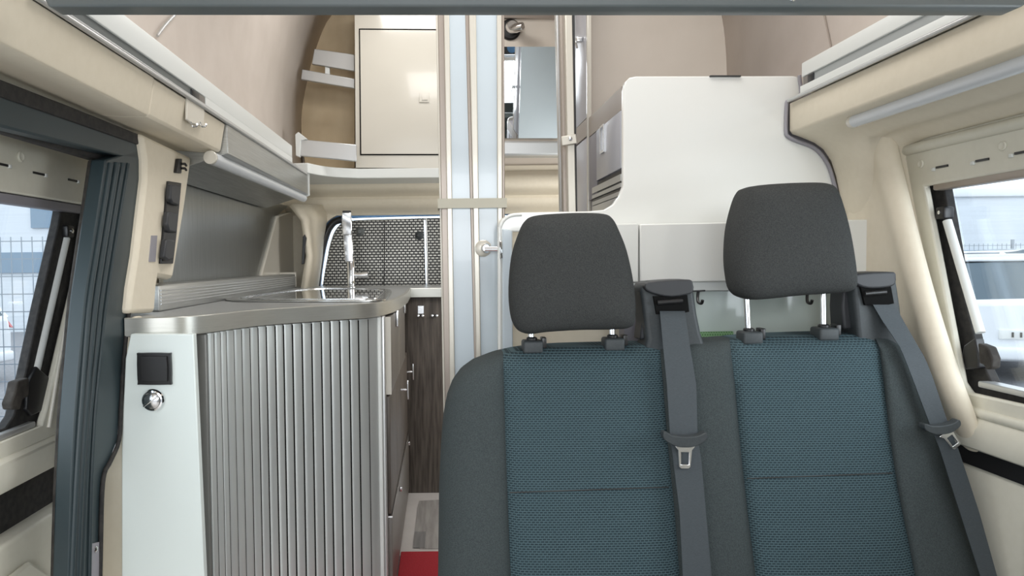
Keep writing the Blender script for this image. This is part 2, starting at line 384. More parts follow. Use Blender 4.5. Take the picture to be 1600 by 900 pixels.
# cassette blind bar at the top, stay rod at the side, latch
obj('blind_bar', box(BM(), (XR+.005, .5, zt-.022), (XR+.03, wt-.02, zt-.002), .004), 'taupe', w1)
a = pr(1476, 332, XR+.02); b = pr(1536, 528, XR+.02)
obj('stay_rod', tube(BM(), [pr(1480, 345, XR+.02), pr(1532, 520, XR+.02)], .0085, 14), 'whitem', w1)
st = obj('stay_pivot', box(BM(), a-V((.01, .012, .014)), a+V((.012, .014, .012)), .004), 'black', w1)
obj('screw', revolve(BM(), [(.004, 0), (.004, .003), (.002, .004)], a-V((.01, 0, 0)), (-1, 0, 0)), 'chrome', st)
c = pr(1530, 560, XR+.015)
la = obj('latch_body', slab(BM(), [pr(x, y, XR+.015) for x, y in ((1505, 540), (1522, 528), (1529, 560), (1528, 575), (1508, 578), (1502, 560))], V((.02, 0, 0))), 'black', w1, bev=.003)
obj('latch_handle', slab(BM(), [pr(x, y, XR-.005) for x, y in ((1527, 536), (1543, 542), (1550, 560), (1549, 575), (1541, 578), (1536, 570), (1530, 568))], V((.018, 0, 0))), 'brownr', la, bev=.003)
obj('sill_rail', box(BM(), (XR+.01, .5, zb), (XR+.04, wb-.02, zb+.012), .003), 'alug', w1)

# ---- left overhead beam
prL = [(-.562, 1.379), (-.575, 1.310), (-.577, 1.306), (-.581, 1.304), (-.62, 1.304), (-.715, 1.312), (-.80, 1.312), (-.80, 1.45), (-.74, 1.45), (-.70, 1.379)]
o = obj('trim_4', ext(prL, -.9, 1.40), 'beige', bev=.001, smooth=28); struct(o, 'beige moulded overhead lining over the left sliding door', 'trim'); wl = o
wlr = struct(obj('wall_left', box(BM(), (-.80, 1.75, 0), (-.77, 3.62, 1.45)), 'beige'), 'beige lining of the left vehicle wall behind the kitchen', 'wall')
e2 = PX(344, 236, -.577).y
obj('overhead_end', ext(prL, 1.4025, e2), 'beige', wl, bev=.004)
# B pillar
XL = -.652
edge = [(222, 216), (228, 250), (228, 280), (222, 330), (214, 400), (206, 450)]
bm = BM(); slab(bm, [PX(x, y, XL) for x, y in ((222, 208), *edge[1:], (202, 490), (240, 489), (243, 488), (246, 445), (248, 433), (270, 437), (272, 430), (290, 320), (297, 270), (300, 246))], V((-.03, 0, 0)))
obj('door_pillar', bm, 'beige', wl, bev=.010)
# lower body lining below worktop, left of white panel
ll = [(203, 495), (196, 560), (188, 650), (185, 690), (172, 722), (162, 740), (158, 780), (157, 960), (215, 960), (215, 495)]
obj('lower_lining', slab(BM(), [P(x, y, 1.475) for x, y in ll], V((0, .03, 0))), 'beige', wl, bev=.006)

# ---- door 1: sliding door left
XD = -.80
d1 = estruct('door_1', 'sliding door on the left with window, seen past the dark post', 'door', (XD, 1.1, .0))
def pd(px, py, x=XD): return PX(px, py, x)
wt1 = pd(137, 311); wb1 = pd(74, 672)
zt1 = 1.148; zb1 = .693
outer = [V((XD, .3, 1.31)), V((XD, 1.74, 1.31)), V((XD, 1.66, .6)), V((XD, .3, .6))]
hole1 = [V((XD, wt1.y, zt1)), V((XD, wt1.y-.07, .96)), V((XD, wb1.y, zb1+.03)), V((XD, wb1.y-.02, zb1)), V((XD, .6, zb1)), V((XD, .6, zt1))]
bm = BM(); slabh(bm, outer, [hole1], V((-.014, 0, 0))); obj('inner_panel', bm, 'beigel', d1, bev=.004)
obj('recess', box(BM(), (XD-.06, .3, .49), (XD-.04, 1.62, .62)), 'blackm', d1)
obj('lower_panel', box(BM(), (XD-.05, .3, .0), (XD, 1.55, .505), .008), 'beigel', d1)
obj('panel_relief', slab(BM(), [V((XD+.001, y, z)) for y, z in ((.4, .42), (1.32, .45), (1.38, .40), (1.38, .05), (.4, .05))], V((.012, 0, 0))), 'beigel', d1, bev=.006)
obj('waist_bulge', ext([(XD, .665), (XD+.012, .655), (XD+.014, .63), (XD+.004, .60), (XD-.03, .60), (XD-.03, .665)], .3, 1.5), 'beigel', d1, bev=.003)
for x, y, w in ((4, 254, 8), (60, 268, 9), (113, 279, 7)):
    a = pd(x-w, y); b = pd(x+w, y)
    s = obj('slot', box(BM(), (XD-.004, a.y, a.z-.004), (XD+.002, b.y, a.z+.0005)), 'black', d1)
    obj('clip', box(BM(), (XD-.004, b.y-.001, a.z-.006), (XD+.004, b.y+.007, a.z+.001), .001), 'whitem', s)
for x, y in ((31, 245), (60, 722)):
    obj('plug', revolve(BM(), [(.001, 0), (.010, 0), (.011, .002), (.008, .004), (.006, .003)], pd(x, y), (1, 0, 0), 16), 'beigel', d1)
obj('slot', box(BM(), (XD-.002, pd(22, 726).y, pd(30, 722).z-.003), (XD+.002, pd(40, 720).y, pd(30, 722).z+.001)), 'brownr', d1)
# window 2 (in the sliding door)
w2 = estruct('window_2', 'sliding door window with black rubber frame, fence and car outside', 'window', (XD-.03, 1.0, .69))
XW = XD-.018
gin = [PX(x, y, XW) for x, y in ((98, 316), (92, 350), (62, 480), (40, 585), (22, 650), (10, 668))]
inner = gin+[V((XW, .64, gin[-1].z)), V((XW, .64, gin[0].z))]
ho = [V((XW, wt1.y+.09, zt1+.03)), V((XW, wt1.y+.04, .96)), V((XW, wb1.y+.09, zb1-.03)), V((XW, .58, zb1-.02)), V((XW, .58, zt1+.02))]
obj('rubber_frame', slabh(BM(), ho, [inner], V((-.02, 0, 0))), 'blackm', w2, bev=.003)
obj('glass', slab(BM(), [V((XW-.012, p.y, p.z)) for p in ho], V((-.004, 0, 0))), 'glass', w2)
obj('blind_bar', box(BM(), (XD-.03, .5, zt1-.02), (XD-.005, wt1.y-.004, zt1-.001), .004), 'greyt', w2)
obj('stay_rod', tube(BM(), [PX(102, 372, XD-.02), PX(52, 590, XD-.02)], .010, 14), 'whitem', w2)
a = PX(103, 361, XD-.018)
st = obj('stay_pivot', box(BM(), a-V((.01, .014, .014)), a+V((.012, .014, .012)), .004), 'black', w2)
obj('screw', revolve(BM(), [(.005, 0), (.005, .003), (.002, .005)], a+V((.012, 0, 0)), (1, 0, 0)), 'chrome', st)
la = obj('latch_body', slab(BM(), [PX(x, y, XD-.01) for x, y in ((45, 598), (58, 572), (78, 590), (72, 640), (50, 650), (42, 640))], V((-.02, 0, 0))), 'black', w2, bev=.003)
obj('latch_handle', slab(BM(), [PX(x, y, XD+.005) for x, y in ((28, 596), (46, 590), (46, 618), (36, 625), (32, 640), (20, 640), (18, 630), (24, 615))], V((-.02, 0, 0))), 'brownr', la, bev=.003)
obj('sill_rail', box(BM(), (XD-.035, .5, zb1), (XD-.005, wb1.y-.03, zb1+.012), .003), 'alug', w2)
obj('opening_lip', tube(BM(), [PX(137, 311, XD+.002), PX(118, 420, XD+.002), PX(90, 580, XD+.002), PX(76, 668, XD+.002)], .004, 8), 'cream', w2)

# dark door post + header (body colour)
XP = -.668
tp = estruct('trim_1', 'blue-grey painted door post and header around the sliding door', 'door frame', (XP, 1.4, 0))
ge = [(222, 232), (226, 262), (226, 285), (220, 335), (212, 400), (204, 455), (198, 500), (192, 560), (187, 640), (184, 688), (171, 720), (161, 740), (157, 780), (155, 870), (152, 980)]
le = [(165, 250), (149, 360), (134, 463), (126, 550), (120, 620), (117, 661), (112, 760), (109, 860), (106, 980)]
bm = BM(); slab(bm, [PX(x, y, XP) for x, y in ge]+[PX(x, y, XP) for x, y in le[::-1]], V((-.03, 0, 0)))
obj('post', bm, 'post', tp, bev=.003)
obj('edge_gasket', tube(BM(), cr([PX(x+2, y, XP+.004) for x, y in ge], 4), .0045, 10), 'blackm', tp)
ribt = [(256, (172, 182, 191, 200)), (360, (156, 165, 174, 183)), (463, (140, 149, 158, 167)), (540, (133, 141, 150, 158)), (620, (127, 134, 142, 150)), (661, (124, 131, 138, 147)), (760, (118, 125, 132, 142)), (900, (112, 119, 126, 139)), (980, (110, 117, 124, 137))]
for k, r in enumerate((.006, .0075, .006, .0045)):
    obj('rib', tube(BM(), cr([PX(x[k], y, XP+.001) for y, x in ribt], 3), r, 10), 'post', tp)
obj('inner_seal', slab(BM(), [PX(x, y, XP-.02) for x, y in ([(164, 252)]+le[1:])]+[PX(x-13, y, XP-.02) for x, y in le[::-1]], V((-.02, 0, 0))), 'brownr', tp, bev=.003)
# header
zh0 = PX(150, 232, XP).z
h = [PX(212, 250, XP), PX(224, 226, XP), PX(-80, 120, XP), PX(-80, 178, XP)]
obj('header', slab(BM(), h, V((-.03, 0, 0))), 'post', tp, bev=.004)
obj('header_seal', slab(BM(), [PX(x, y, XP+.005) for x, y in ((223, 228), (221, 211), (110, 166), (-80, 92), (-80, 122))], V((-.03, 0, 0))), 'blackm', tp, bev=.003)
obj('header_gasket', box(BM(), (XP-.05, .3, 1.225), (XP-.028, 1.50, 1.245), .004), 'blackm', tp)
s = obj('striker_plate', slab(BM(), [PX(x, y, XP+.004) for x, y in ((143, 850), (155, 847), (155, 940), (142, 940))], V((-.006, 0, 0))), 'greyt', tp)
obj('screw', revolve(BM(), [(.006, 0), (.006, .002), (.003, .004)], PX(149, 858, XP+.004), (1, 0, 0)), 'steel', s)

# front overhead cross beam
q = [P(60, -60, .93), P(97, 24, .93), P(1563, 25, .93), P(1640, -60, .93)]
o = obj('trim_2', slab(BM(), [P(78, -16, .965), P(97, 24.5, .965), P(1563, 25.5, .965), P(1620, -16, .965)], V((0, -.035, 0))), 'beam', bev=.003)
struct(o, 'dark slate cross beam along the top of the view', 'beam')
obj('screw', revolve(BM(), [(.004, 0), (.004, .002), (.002, .003)], P(1238, -2, .93), (0, -1, 0)), 'chromes', o)

# rear wall lining
prof = [(3.46, 2.35), (3.46, 1.48), (3.44, 1.45), (3.405, 1.42), (3.395, 1.39), (3.405, 1.365), (3.45, 1.345), (3.475, 1.335), (3.47, 1.32), (3.48, 1.29), (3.52, 1.262), (3.53, 1.25)]
bm = BM(); r0 = []; r1 = []
X0, X1 = -.79, 1.03
f_ = [(y, z) for y, z in prof]
sm = cr([V((0, a, b)) for a, b in f_], 3)
struct(obj('wall_rear', box(BM(), (X0, 3.58, 0), (X1, 3.62, 2.35)), 'roof'), 'beige wall at the rear of the raised roof', 'wall') if False else None
poly = [V((X0, p.y, p.z)) for p in sm[3:]]+[V((X0, 3.60, 1.25)), V((X0, 3.60, 1.478))]
slab(bm, poly, V((X1-X0, 0, 0)))
wre = struct(obj('trim_6', bm, 'beige'), 'beige moulded lining above the rear door window', 'trim')
struct(obj('wall_rear', box(BM(), (-.69, 3.48, 1.482), (.96, 3.52, 2.30)), 'board'), 'beige rear wall of the raised roof behind the high cabinet', 'wall')
# rear frame around window (below)
D3 = 3.53
def p3(x, y, d=D3): return P(x, y, d)
wino = cr([p3(x, y) for x, y in ((486, 452), (493, 400), (498, 370), (508, 350), (525, 337), (550, 331), (600, 329), (690, 327))], 4)
outl = [V((X0, D3, .3)), V((X0, D3, 1.252)), V((X1, D3, 1.252)), V((X1, D3, .3))]
lowz = .82
hl = [V((wino[0].x, D3, lowz))]+wino+[V((.42, D3, wino[-1].z)), V((.42, D3, lowz))]
bm = BM(); slabh(bm, outl, [hl], V((0, .05, 0))); obj('window_surround', bm, 'beige', wre, bev=.008)
# corner pillar pieces (left rear)
obj('corner_lining', slab(BM(), [PX(x, y, -.74) for x, y in ((433, 338), (452, 332), (478, 326), (468, 420), (466, 455), (405, 455), (410, 425))], V((-.03, 0, 0))), 'cream', wre, bev=.006)
bm = BM()
rws = [(322, 452, 505), (345, 470, 505), (372, 474, 500), (400, 478, 498), (460, 468, 490)]
gr = []
for y, a, b in rws:
    p0 = P(a, y, 3.2); p1 = P((a+b)/2, y, 3.33); p2 = P(b, y, 3.53); gr.append([bm.verts.new(p) for p in (p0, p1, p2)])
for u, v in zip(gr, gr[1:]):
    for k in range(2): bm.faces.new((u[k], u[k+1], v[k+1], v[k]))
o = obj('corner_pillar', bm, 'beige', wre, smooth=80); s_ = o.modifiers.new('solid', 'SOLIDIFY'); s_.thickness = .02; s_.offset = -1
obj('latch_slot', slab(BM(), [P(x, y, 3.19) for x, y in ((473, 370), (476, 366), (479, 372), (477, 385), (475, 412), (471, 413))], V((0, .03, 0))), 'black', wre, bev=.002)
w3 = estruct('window_3', 'rear door window with blue metal frame behind the tap', 'window', (0, D3, .85))
bm = BM()
w_in = cr([p3(x, y, 3.56) for x, y in ((500, 452), (505, 410), (512, 375), (522, 352), (540, 342), (600, 339), (690, 337))], 4)
hh = [V((w_in[0].x, 3.56, lowz))]+w_in+[V((.40, 3.56, w_in[-1].z)), V((.40, 3.56, lowz))]
oo = [V((p.x-.04 if p.x < .2 else p.x+.04, 3.56, p.z)) for p in hh]
oo2 = [V((-.70, 3.56, .7)), V((-.70, 3.56, 1.34)), V((.5, 3.56, 1.34)), V((.5, 3.56, .7))]
slabh(bm, oo2, [hh], V((0, .03, 0))); obj('metal_frame', bm, 'bluef', w3, bev=.004)
obj('frame_rubber', tube(BM(), [V((p.x-.016, 3.548, p.z-.004)) for p in w_in[:17]], .018, 10), 'black', w3)
obj('frame_lip', tube(BM(), [V((p.x+.02, 3.55, p.z-.016)) for p in w_in[6:]], .005, 8), 'chromes', w3)
obj('glass', box(BM(), (-.62, 3.595, .75), (.45, 3.60, 1.3)), 'glass', w3)

# ================================================================== OUTSIDE
gnd = struct(obj('ground', box(BM(), (-60, -20, -.80), (60, 60, -.75)), 'asphalt'), 'asphalt parking area outside', 'ground')
def building(name, label, x0, y0, x1, y1, z0, z1, mats, wins=()):
    t = thing(name, label, 'building', ((x0+x1)/2, (y0+y1)/2, z0))
    obj('wall', box(BM(), (x0, y0, z0), (x1, y1, z1)), mats, t)
    obj('roof_edge', box(BM(), (x0-.1, y0-.1, z1), (x1+.1, y1+.1, z1+.25), .03), 'carw', t)
    for a, b in wins: 
        w = obj('window', box(BM(), a, b), 'cladd', t)
    return t
building('warehouse', 'pale clad building seen through the left window above the fence', -40, 19, -8, 24, -.75, 5.0, 'clad',
         [((-11.0, 18.93, 2.05), (-10.35, 19.02, 2.75)), ((-14, 18.93, .85), (-10.6, 19.02, 1.4))])
building('warehouse', 'blue-grey building seen through the right window behind the cars', 12.5, 20, 40, 26, -.75, 2.7, 'clad', [((14.0, 19.93, -.3), (30, 20.02, 1.2))])
def car(name, label, loc, rot, sc=1.0):
    t = thing(name, label, 'car', loc); t.rotation_euler = (0, 0, rot)
    t['group'] = 'parked cars outside'
    # car built lengthwise along +Y (rear at y=0), centre x=0
    def lp(x, y, z): return V(loc)+V((x, y, z))*sc
    sec = [(0, .35, .45, .95, .82), (.05, .28, .50, 1.0, .86), (.6, .22, .55, 1.0, .90), (2.2, .2, .55, .98, .90), (3.2, .2, .5, .92, .88), (4.1, .25, .4, .78, .78), (4.3, .35, .4, .6, .7)]
    bm = BM(); rings = []
    for y, zb_, zm, zt_, w in sec:
        pts = [(-w*.9, zb_), (-w, zm), (-w, (zm+zt_)/2), (-w*.93, zt_), (0, zt_+.03), (w*.93, zt_), (w, (zm+zt_)/2), (w, zm), (w*.9, zb_)]
        rings.append([bm.verts.new(lp(x, y, z)) for x, z in pts])
    for a, b in zip(rings, rings[1:]):
        for k in range(9): bm.faces.new((a[k], a[(k+1) % 9], b[(k+1) % 9], b[k]))
    bm.faces.new(rings[0]); bm.faces.new(rings[-1][::-1])
    obj('body', bm, 'carw', t, bev=.03)
    def roofring(y, z, w): return [lp(-w, y, z), lp(w, y, z)]
    cab = [(.08, .98, .80), (.42, 1.45, .62), (.9, 1.53, .60), (1.9, 1.52, .60), (2.9, .97, .78)]
    bm = BM(); rr = []
    for y, z, w in cab:
        rr.append([bm.verts.new(lp(x, y, zz)) for x, zz in ((-.82, .93), (-w, z), (0, z+.02), (w, z), (.82, .93))])
    for a, b in zip(rr, rr[1:]):
        for k in range(4): bm.faces.new((a[k], a[k+1], b[k+1], b[k]))
    bm.faces.new(rr[0]); bm.faces.new(rr[-1]); obj('cabin_glass', bm, 'carg', t)
    bm = BM(); slab(bm, [lp(x, y, z) for x, y, z in ((-.60, .40, 1.47), (.60, .40, 1.47), (.60, 2.0, 1.53), (-.60, 2.0, 1.53))], V((0, 0, .05))); obj('roof', bm, 'carw', t, bev=.02)
    for sx in (-1, 1):
        obj('pillar', tube(BM(), [lp(sx*.84, .10, .95), lp(sx*.66, .43, 1.46)], .05*sc, 8), 'carw', t)
        obj('pillar', tube(BM(), [lp(sx*.80, 1.5, .95), lp(sx*.64, 1.5, 1.5)], .03*sc, 8), 'carw', t)
        obj('tail_lamp', slab(BM(), [lp(sx*.90, .02, .80), lp(sx*.82, .0, .82), lp(sx*.72, .30, 1.30), lp(sx*.76, .32, 1.32)], V((0, .04, 0))), 'tail', t)
        for y in (.75, 3.4):
            w = obj('wheel', revolve(BM(), [(.30, 0), (.32, .03), (.32, .17), (.30, .20)], lp(sx*.70, y, .32), (sx, 0, 0), 24), 'tyre', t)
            obj('hub', revolve(BM(), [(.2, .19), (.19, .215), (.05, .225)], lp(sx*.70, y, .32), (sx, 0, 0), 16), 'alug', w)
    p_ = obj('number_plate', box(BM(), lp(-.26, -.02, .55), lp(.26, .01, .66), .004), 'plate', t)
    for k in (0, 1, 3): obj('digit', box(BM(), lp(-.14+k*.08, -.03, .575), lp(-.12+k*.08, -.02, .635)), 'dark', p_)
    obj('digit', tube(BM(), [lp(x, -.026, z) for x, z in ((.0, .625), (.02, .637), (.04, .625), (.03, .605), (.0, .578), (.045, .578))], .007, 6), 'dark', p_)
    obj('bumper', box(BM(), lp(-.82, -.06, .30), lp(.82, .15, .46), .04*sc), 'carw', t)
    return t
car('estate_car', 'white hatchback with its tail towards the right window, nearest the van', (7.9, 9.5, -.75), R(-22), 1.15)
car('parked_car', 'white car farther off in the right window, behind the hatchback', (12.0, 16.6, -.75), R(-84), 1.25)
car('parked_car', 'white car behind the wire fence outside the left window', (-6.9, 10.2, -.75), R(80))
car('parked_car', 'white car close outside the lower left window', (-4.6, 5.2, -.85), R(80))
# wire fence left and right
for nm, lab, a, b in (('wire_fence', 'wire mesh fence outside the left window', (-14, 8.0), (-3.5, 8.0)), ('wire_fence', 'wire mesh fence outside the right window', (11.0, 18.2), (26, 18.2))):
    t = thing(nm, lab, 'fence', (a[0], a[1], -.75)); A_ = V((*a, 0)); B_ = V((*b, 0)); ln = (B_-A_).length; u = (B_-A_).normalized()
    bm = BM(); n = int(ln/.12)
    for k in range(n):
        p = A_+u*(k*.12); tube(bm, [p+V((0, 0, -.75)), p+V((0, 0, 1.35))], .006, 4)
    for k in range(11): tube(bm, [A_+V((0, 0, -.7+k*.2)), B_+V((0, 0, -.7+k*.2))], .008, 4)
    o = obj('wire_mesh', bm, 'fence', t)
    for k in range(5):
        p = A_+u*(ln*k/4); obj('post', box(BM(), p+V((-.03, -.03, -.75)), p+V((.03, .03, 1.45)), .005), 'fence', t)

# ================================================================== LEFT FURNITURE
# bed side rails
def bed_rail(side):
    if side < 0:
        x = -.56; y1 = 2.95; lab = 'long silver and white bed rail above the kitchen on the left'
        sg = 1
    else:
        x = .835; y1 = 1.64; lab = 'shorter silver and white bed rail above the right window'; sg = -1
    t = thing('bed_rail', lab, 'rail', (x, (.6+y1)/2, 1.385), 'bed rails along both sides')
    ye = y1-.004 if side > 0 else 1.70; kk = .5 if side > 0 else 1
    yb = y1 if side > 0 else 2.68
    if side > 0: zz = (1.383, 1.390, 1.407, 1.4275, 1.460)
    else: zz = (1.379, 1.383, 1.392, 1.411, 1.457)
    obj('lower_rail', box(BM(), (x+sg*.003, .98, zz[1]), (x-sg*.05, y1, zz[2]), .001), 'alug' if side < 0 else 'whitem', t)
    obj('lip', tube(BM(), [V((x+sg*.004, .98, zz[0]+.003)), V((x+sg*.004, y1+(.05 if side > 0 else 0), zz[0]+.003))], .0045, 10), 'alug', t)
    obj('channel', box(BM(), (x-sg*.004, .98, zz[2]), (x-sg*.045, ye if side < 0 else yb, zz[3])), 'greyc' if side > 0 else 'chan', t)
    obj('side_board', box(BM(), (x+sg*.0, .98, zz[3]), (x-sg*.05, yb, zz[4]), .002), 'whitem', t)
    if side < 0: obj('end_board', box(BM(), (x, ye, zz[2]+.0002), (x-.05, yb, zz[3]+.0005)), 'whitem', t)
    obj('slide_catch', box(BM(), (x+sg*.0, ye-.09*kk, zz[2]), (x-sg*.012, ye-.045*kk, zz[3]-.002), .002), 'black', t)
    obj('slide_block', box(BM(), (x+sg*.0, ye-.045*kk, zz[2]), (x-sg*.012, ye-.004, zz[3]-.002), .001), 'woodf', t)
    # slatted bed support (behind the board) stays above
    return t
bed_rail(-1); bed_rail(1)
# aluminium overhead unit above kitchen
t = thing('overhead_cover', 'brushed aluminium overhead cover above the worktop on the left wall', 'cover', (-.6, 2.3, 1.25))
pv = [(-.558, 1.386), (-.558, 1.302), (-.566, 1.30), (-.74, 1.245), (-.74, 1.25), (-.74, 1.386)]
obj('cover', ext(pv, e2+.004, 2.98), 'alu', t, bev=.002)
obj('end_cap', ext([(-.553, 1.39), (-.553, 1.298), (-.566, 1.293), (-.575, 1.298), (-.575, 1.39)], 2.982, 2.99), 'whitem', t)
# tube lamps
def tube_lamp(label, a, b, r, grp='tubular lamps'):
    t = thing('tube_lamp', label, 'lamp', (a+b)/2, grp)
    obj('diffuser', tube(BM(), [a, b], r, 20), 'tube', t)
    d_ = (b-a).normalized()
    obj('end_cap', revolve(BM(), [(r*1.0, -.002), (r*1.06, 0), (r*1.06, .008), (r, .010)], (a if a.y > b.y else a), d_, 20), 'cream', t)
    return t
tube_lamp('round tube lamp under the aluminium overhead cover', V((-.585, 1.80, 1.283)), V((-.578, 2.97, 1.286)), .0165)
tube_lamp('slim tube lamp under the right overhead lining above the window', V((.872, 1.50, 1.298)), V((.872, .7, 1.298)), .013)
# backsplash
o = obj('backsplash', slab(BM(), [PX(x, y, -.752) for x, y in ((255, 270), (450, 322), (428, 341), (405, 432), (255, 460))], V((-.012, 0, 0))), 'aluh')
tag(o, 'brushed metal wall panel behind the worktop on the left', 'panel')
t2 = thing('window_ledge', 'ribbed grey aluminium ledge along the wall behind the worktop', 'ledge', (-.69, 2.3, .9))
bm = BM(); box(bm, (-.745, 1.665, .9005), (-.668, 3.22, .964), .004); obj('box_profile', bm, 'alu', t2)
for k in range(5):
    obj('rib', tube(BM(), [V((-.667, 1.67, .918+k*.008)), V((-.667, 3.215, .918+k*.008))], .002, 6), 'alug', t2)
obj('end_bracket', box(BM(), (-.750, 3.222, .905), (-.665, 3.235, .972), .003), 'cream', t2)
# things on the pillar
t = thing('switch_panel', 'black panel of three rocker sockets on the beige pillar', 'switch', PX(265, 410, XL+.003))
q = [(264, 283), (284, 286), (280, 330), (276, 370), (271, 412), (252, 412)]
obj('plate', slab(BM(), [PX(x, y, XL+.006) for x, y in q], V((-.01, 0, 0))), 'black', t, bev=.002)
for q in (((268, 288), (283, 290), (281, 322), (270, 318), (267, 310)), ((264, 331), (279, 333), (277, 364), (265, 362), (262, 350)), ((261, 374), (274, 375), (272, 404), (264, 408), (257, 402))):
    obj('rocker', slab(BM(), [PX(x, y, XL+.018) for x, y in q], V((-.014, 0, 0))), 'hat', t, bev=.004)
o = obj('tag', slab(BM(), [PX(x, y, XL+.0015) for x, y in ((237, 368), (246, 368), (243, 409), (233, 409))], V((-.002, 0, 0))), 'greyt'); tag(o, 'small grey rectangle stuck to the beige pillar', 'sticker')
o.name = 'pillar_sticker'
t = thing('wire_clip', 'small black cable clip near the top of the beige pillar', 'clip', PX(282, 262, XL+.002))
obj('base', slab(BM(), [PX(x, y, XL+.008) for x, y in ((279, 248), (285, 248), (284, 271), (276, 270))], V((-.009, 0, 0))), 'black', t, bev=.002)
for y in (256, 263): obj('hook', tube(BM(), [PX(283, y, XL+.008), PX(289, y, XL+.014), PX(291, y+3, XL+.014)], .003, 8), 'black', t)
# coat hook plate on the overhead lining
XH = -.563
t = thing('coat_hook', 'white coat hook plate on the left overhead lining', 'hook', PX(305, 190, XH))
obj('plate', slab(BM(), [PX(x, y, XH+.005) for x, y in ((293, 152), (320, 168), (319, 198), (300, 193), (293, 187))], V((-.006, 0, 0))), 'cream', t, bev=.002)
for x in (303, 317): obj('prong', tube(BM(), cr([PX(x-5, 191, XH+.004), PX(x-3, 196, XH+.010), PX(x, 198, XH+.013), PX(x+4, 197, XH+.015), PX(x+5, 194, XH+.018)], 4), .0022, 8), 'chromes', t)

# ---- worktop
ZT = .90
front = cr([PZ(x, y, ZT) for x, y in ((196, 497), (250, 496), (310, 493), (400, 484), (500, 478), (575, 474), (603, 470), (622, 464), (634, 457))], 6)
poly = [V((p.x, p.y, ZT)) for p in front]
lastx = -.135
poly[-1].x = poly[-1].x
back = [V((-.140, 3.03, ZT)), V((.06, 3.03, ZT)), V((.06, 3.46, ZT)), V((-.745, 3.46, ZT)), V((-.745, 1.70, ZT))]
wk = thing('worktop', 'grey worktop with aluminium edge on the kitchen block, wrapping to the rear window', 'worktop', (-.4, 2.4, .86))
full = poly+back
obj('surface', slab(BM(), [V((p.x, p.y, ZT-.004)) for p in full], V((0, 0, .004))), 'top', wk)
obj('core', slab(BM(), [V((p.x, p.y+.003, ZT-.038)) for p in full], V((0, 0, .034))), 'edge', wk)
ed = poly+[V((-.140, 3.03, ZT)), V((.06, 3.03, ZT))]
bm = BM(); n = len(ed)
nm_ = []
for i in range(n):
    tg = (ed[min(i+1, n-1)]-ed[max(i-1, 0)]).normalized(); nm_.append(V((tg.y, -tg.x, 0)))
sec = [(-.002, .001), (.005, .0005), (.0065, -.001), (.0065, -.038), (.005, -.0395), (-.002, -.040)]
rg = [[bm.verts.new(p+nn*a+V((0, 0, b))) for a, b in sec] for p, nn in zip(ed, nm_)]
for a, b in zip(rg, rg[1:]):
    for k in range(5): bm.faces.new((a[k], a[k+1], b[k+1], b[k]))
    bm.faces.new((a[5], a[0], b[0], b[5]))
bm.faces.new(rg[0]); bm.faces.new(rg[-1])
obj('edge_band', bm, 'edge', wk, smooth=25)

# ---- kitchen cabinet
kc = thing('kitchen_cabinet', 'kitchen block with silver roller door, white side and taupe drawers', 'cabinet', (-.4, 2.2, 0))
ZB = .86
wp = [P(196, 526, 1.43), P(303, 525, 1.43)]
pl = [(200, 524), (300, 524), (318, 930), (186, 930), (186, 690), (192, 560)]
obj('end_panel', slab(BM(), [P(x, y, 1.445) for x, y in ((204, 522), (302, 522), (323, 985), (190, 985), (190, 690), (196, 560))], V((0, .02, 0))), 'whitec', kc, bev=.002)
# roller door path (plan view) from pixel line at the worktop underside
top_px = [(304, 526), (345, 521), (400, 515), (450, 510), (500, 505), (550, 499), (592, 492)]
path = cr([V((*PZ(x, y, ZB).xy, 0)) for x, y in top_px], 12)
path[0].y = max(path[0].y, 1.45)
# arc-length resample
def resample(p, n):
    ds = [0]
    for a, b in zip(p, p[1:]): ds.append(ds[-1]+(b-a).length)
    out = []
    for k in range(n+1):
        s = ds[-1]*k/n
        for i in range(len(p)-1):
            if s <= ds[i+1]+1e-9:
                f = (s-ds[i])/max(1e-9, ds[i+1]-ds[i]); out.append(p[i].lerp(p[i+1], f)); break
    return out
bx = [324, 334, 344, 353, 365, 377, 390, 403, 416, 430, 443, 457, 472, 487, 502, 516, 531, 546, 560, 575, 589]
ns = len(bx)-1
cand = []
for q_, nn in zip(poly, nm_):
    if q_.y > 1.30: w_ = V((q_.x, q_.y, ZB))-nn*.006; cand.append((proj(w_)[0], w_))
pp = []
for x in bx:
    for (a, p_), (b, q_) in zip(cand, cand[1:]):
        if a <= x <= b and b > a: 
            w_ = p_.lerp(q_, (x-a)/(b-a)); pp.append(V((w_.x, w_.y, 0))); break
    else: print('no path for', x)
ns = len(pp)-1
td = obj('roller_track', slab(BM(), [V((p.x+.0003, p.y-.0004, .02)) for p in pp]+[V((p.x, p.y+.03, .02)) for p in pp[::-1]], V((0, 0, .835))), 'dslat', kc)
roller = obj('roller_door', BM(), 'slat', kc) if False else None
bm = BM()
for i in range(ns):
    a, b = pp[i], pp[i+1]; tg = (b-a); ln = tg.length; tg.normalize(); nn = V((tg.y, -tg.x, 0))
    w0 = a+tg*.0004; w1_ = b-tg*.0048
    prf = []
    for k in range(7):
        f = k/6; bul = .0022*(1-(2*f-1)**4)+.0035*f
        prf.append(w0.lerp(w1_, f)+nn*(bul))
    prf += [w1_-nn*.006, w0-nn*.006]
    slab(bm, [V((p.x, p.y, .02)) for p in prf], V((0, 0, .838)))
obj('roller_door', bm, 'slat', kc, smooth=50)
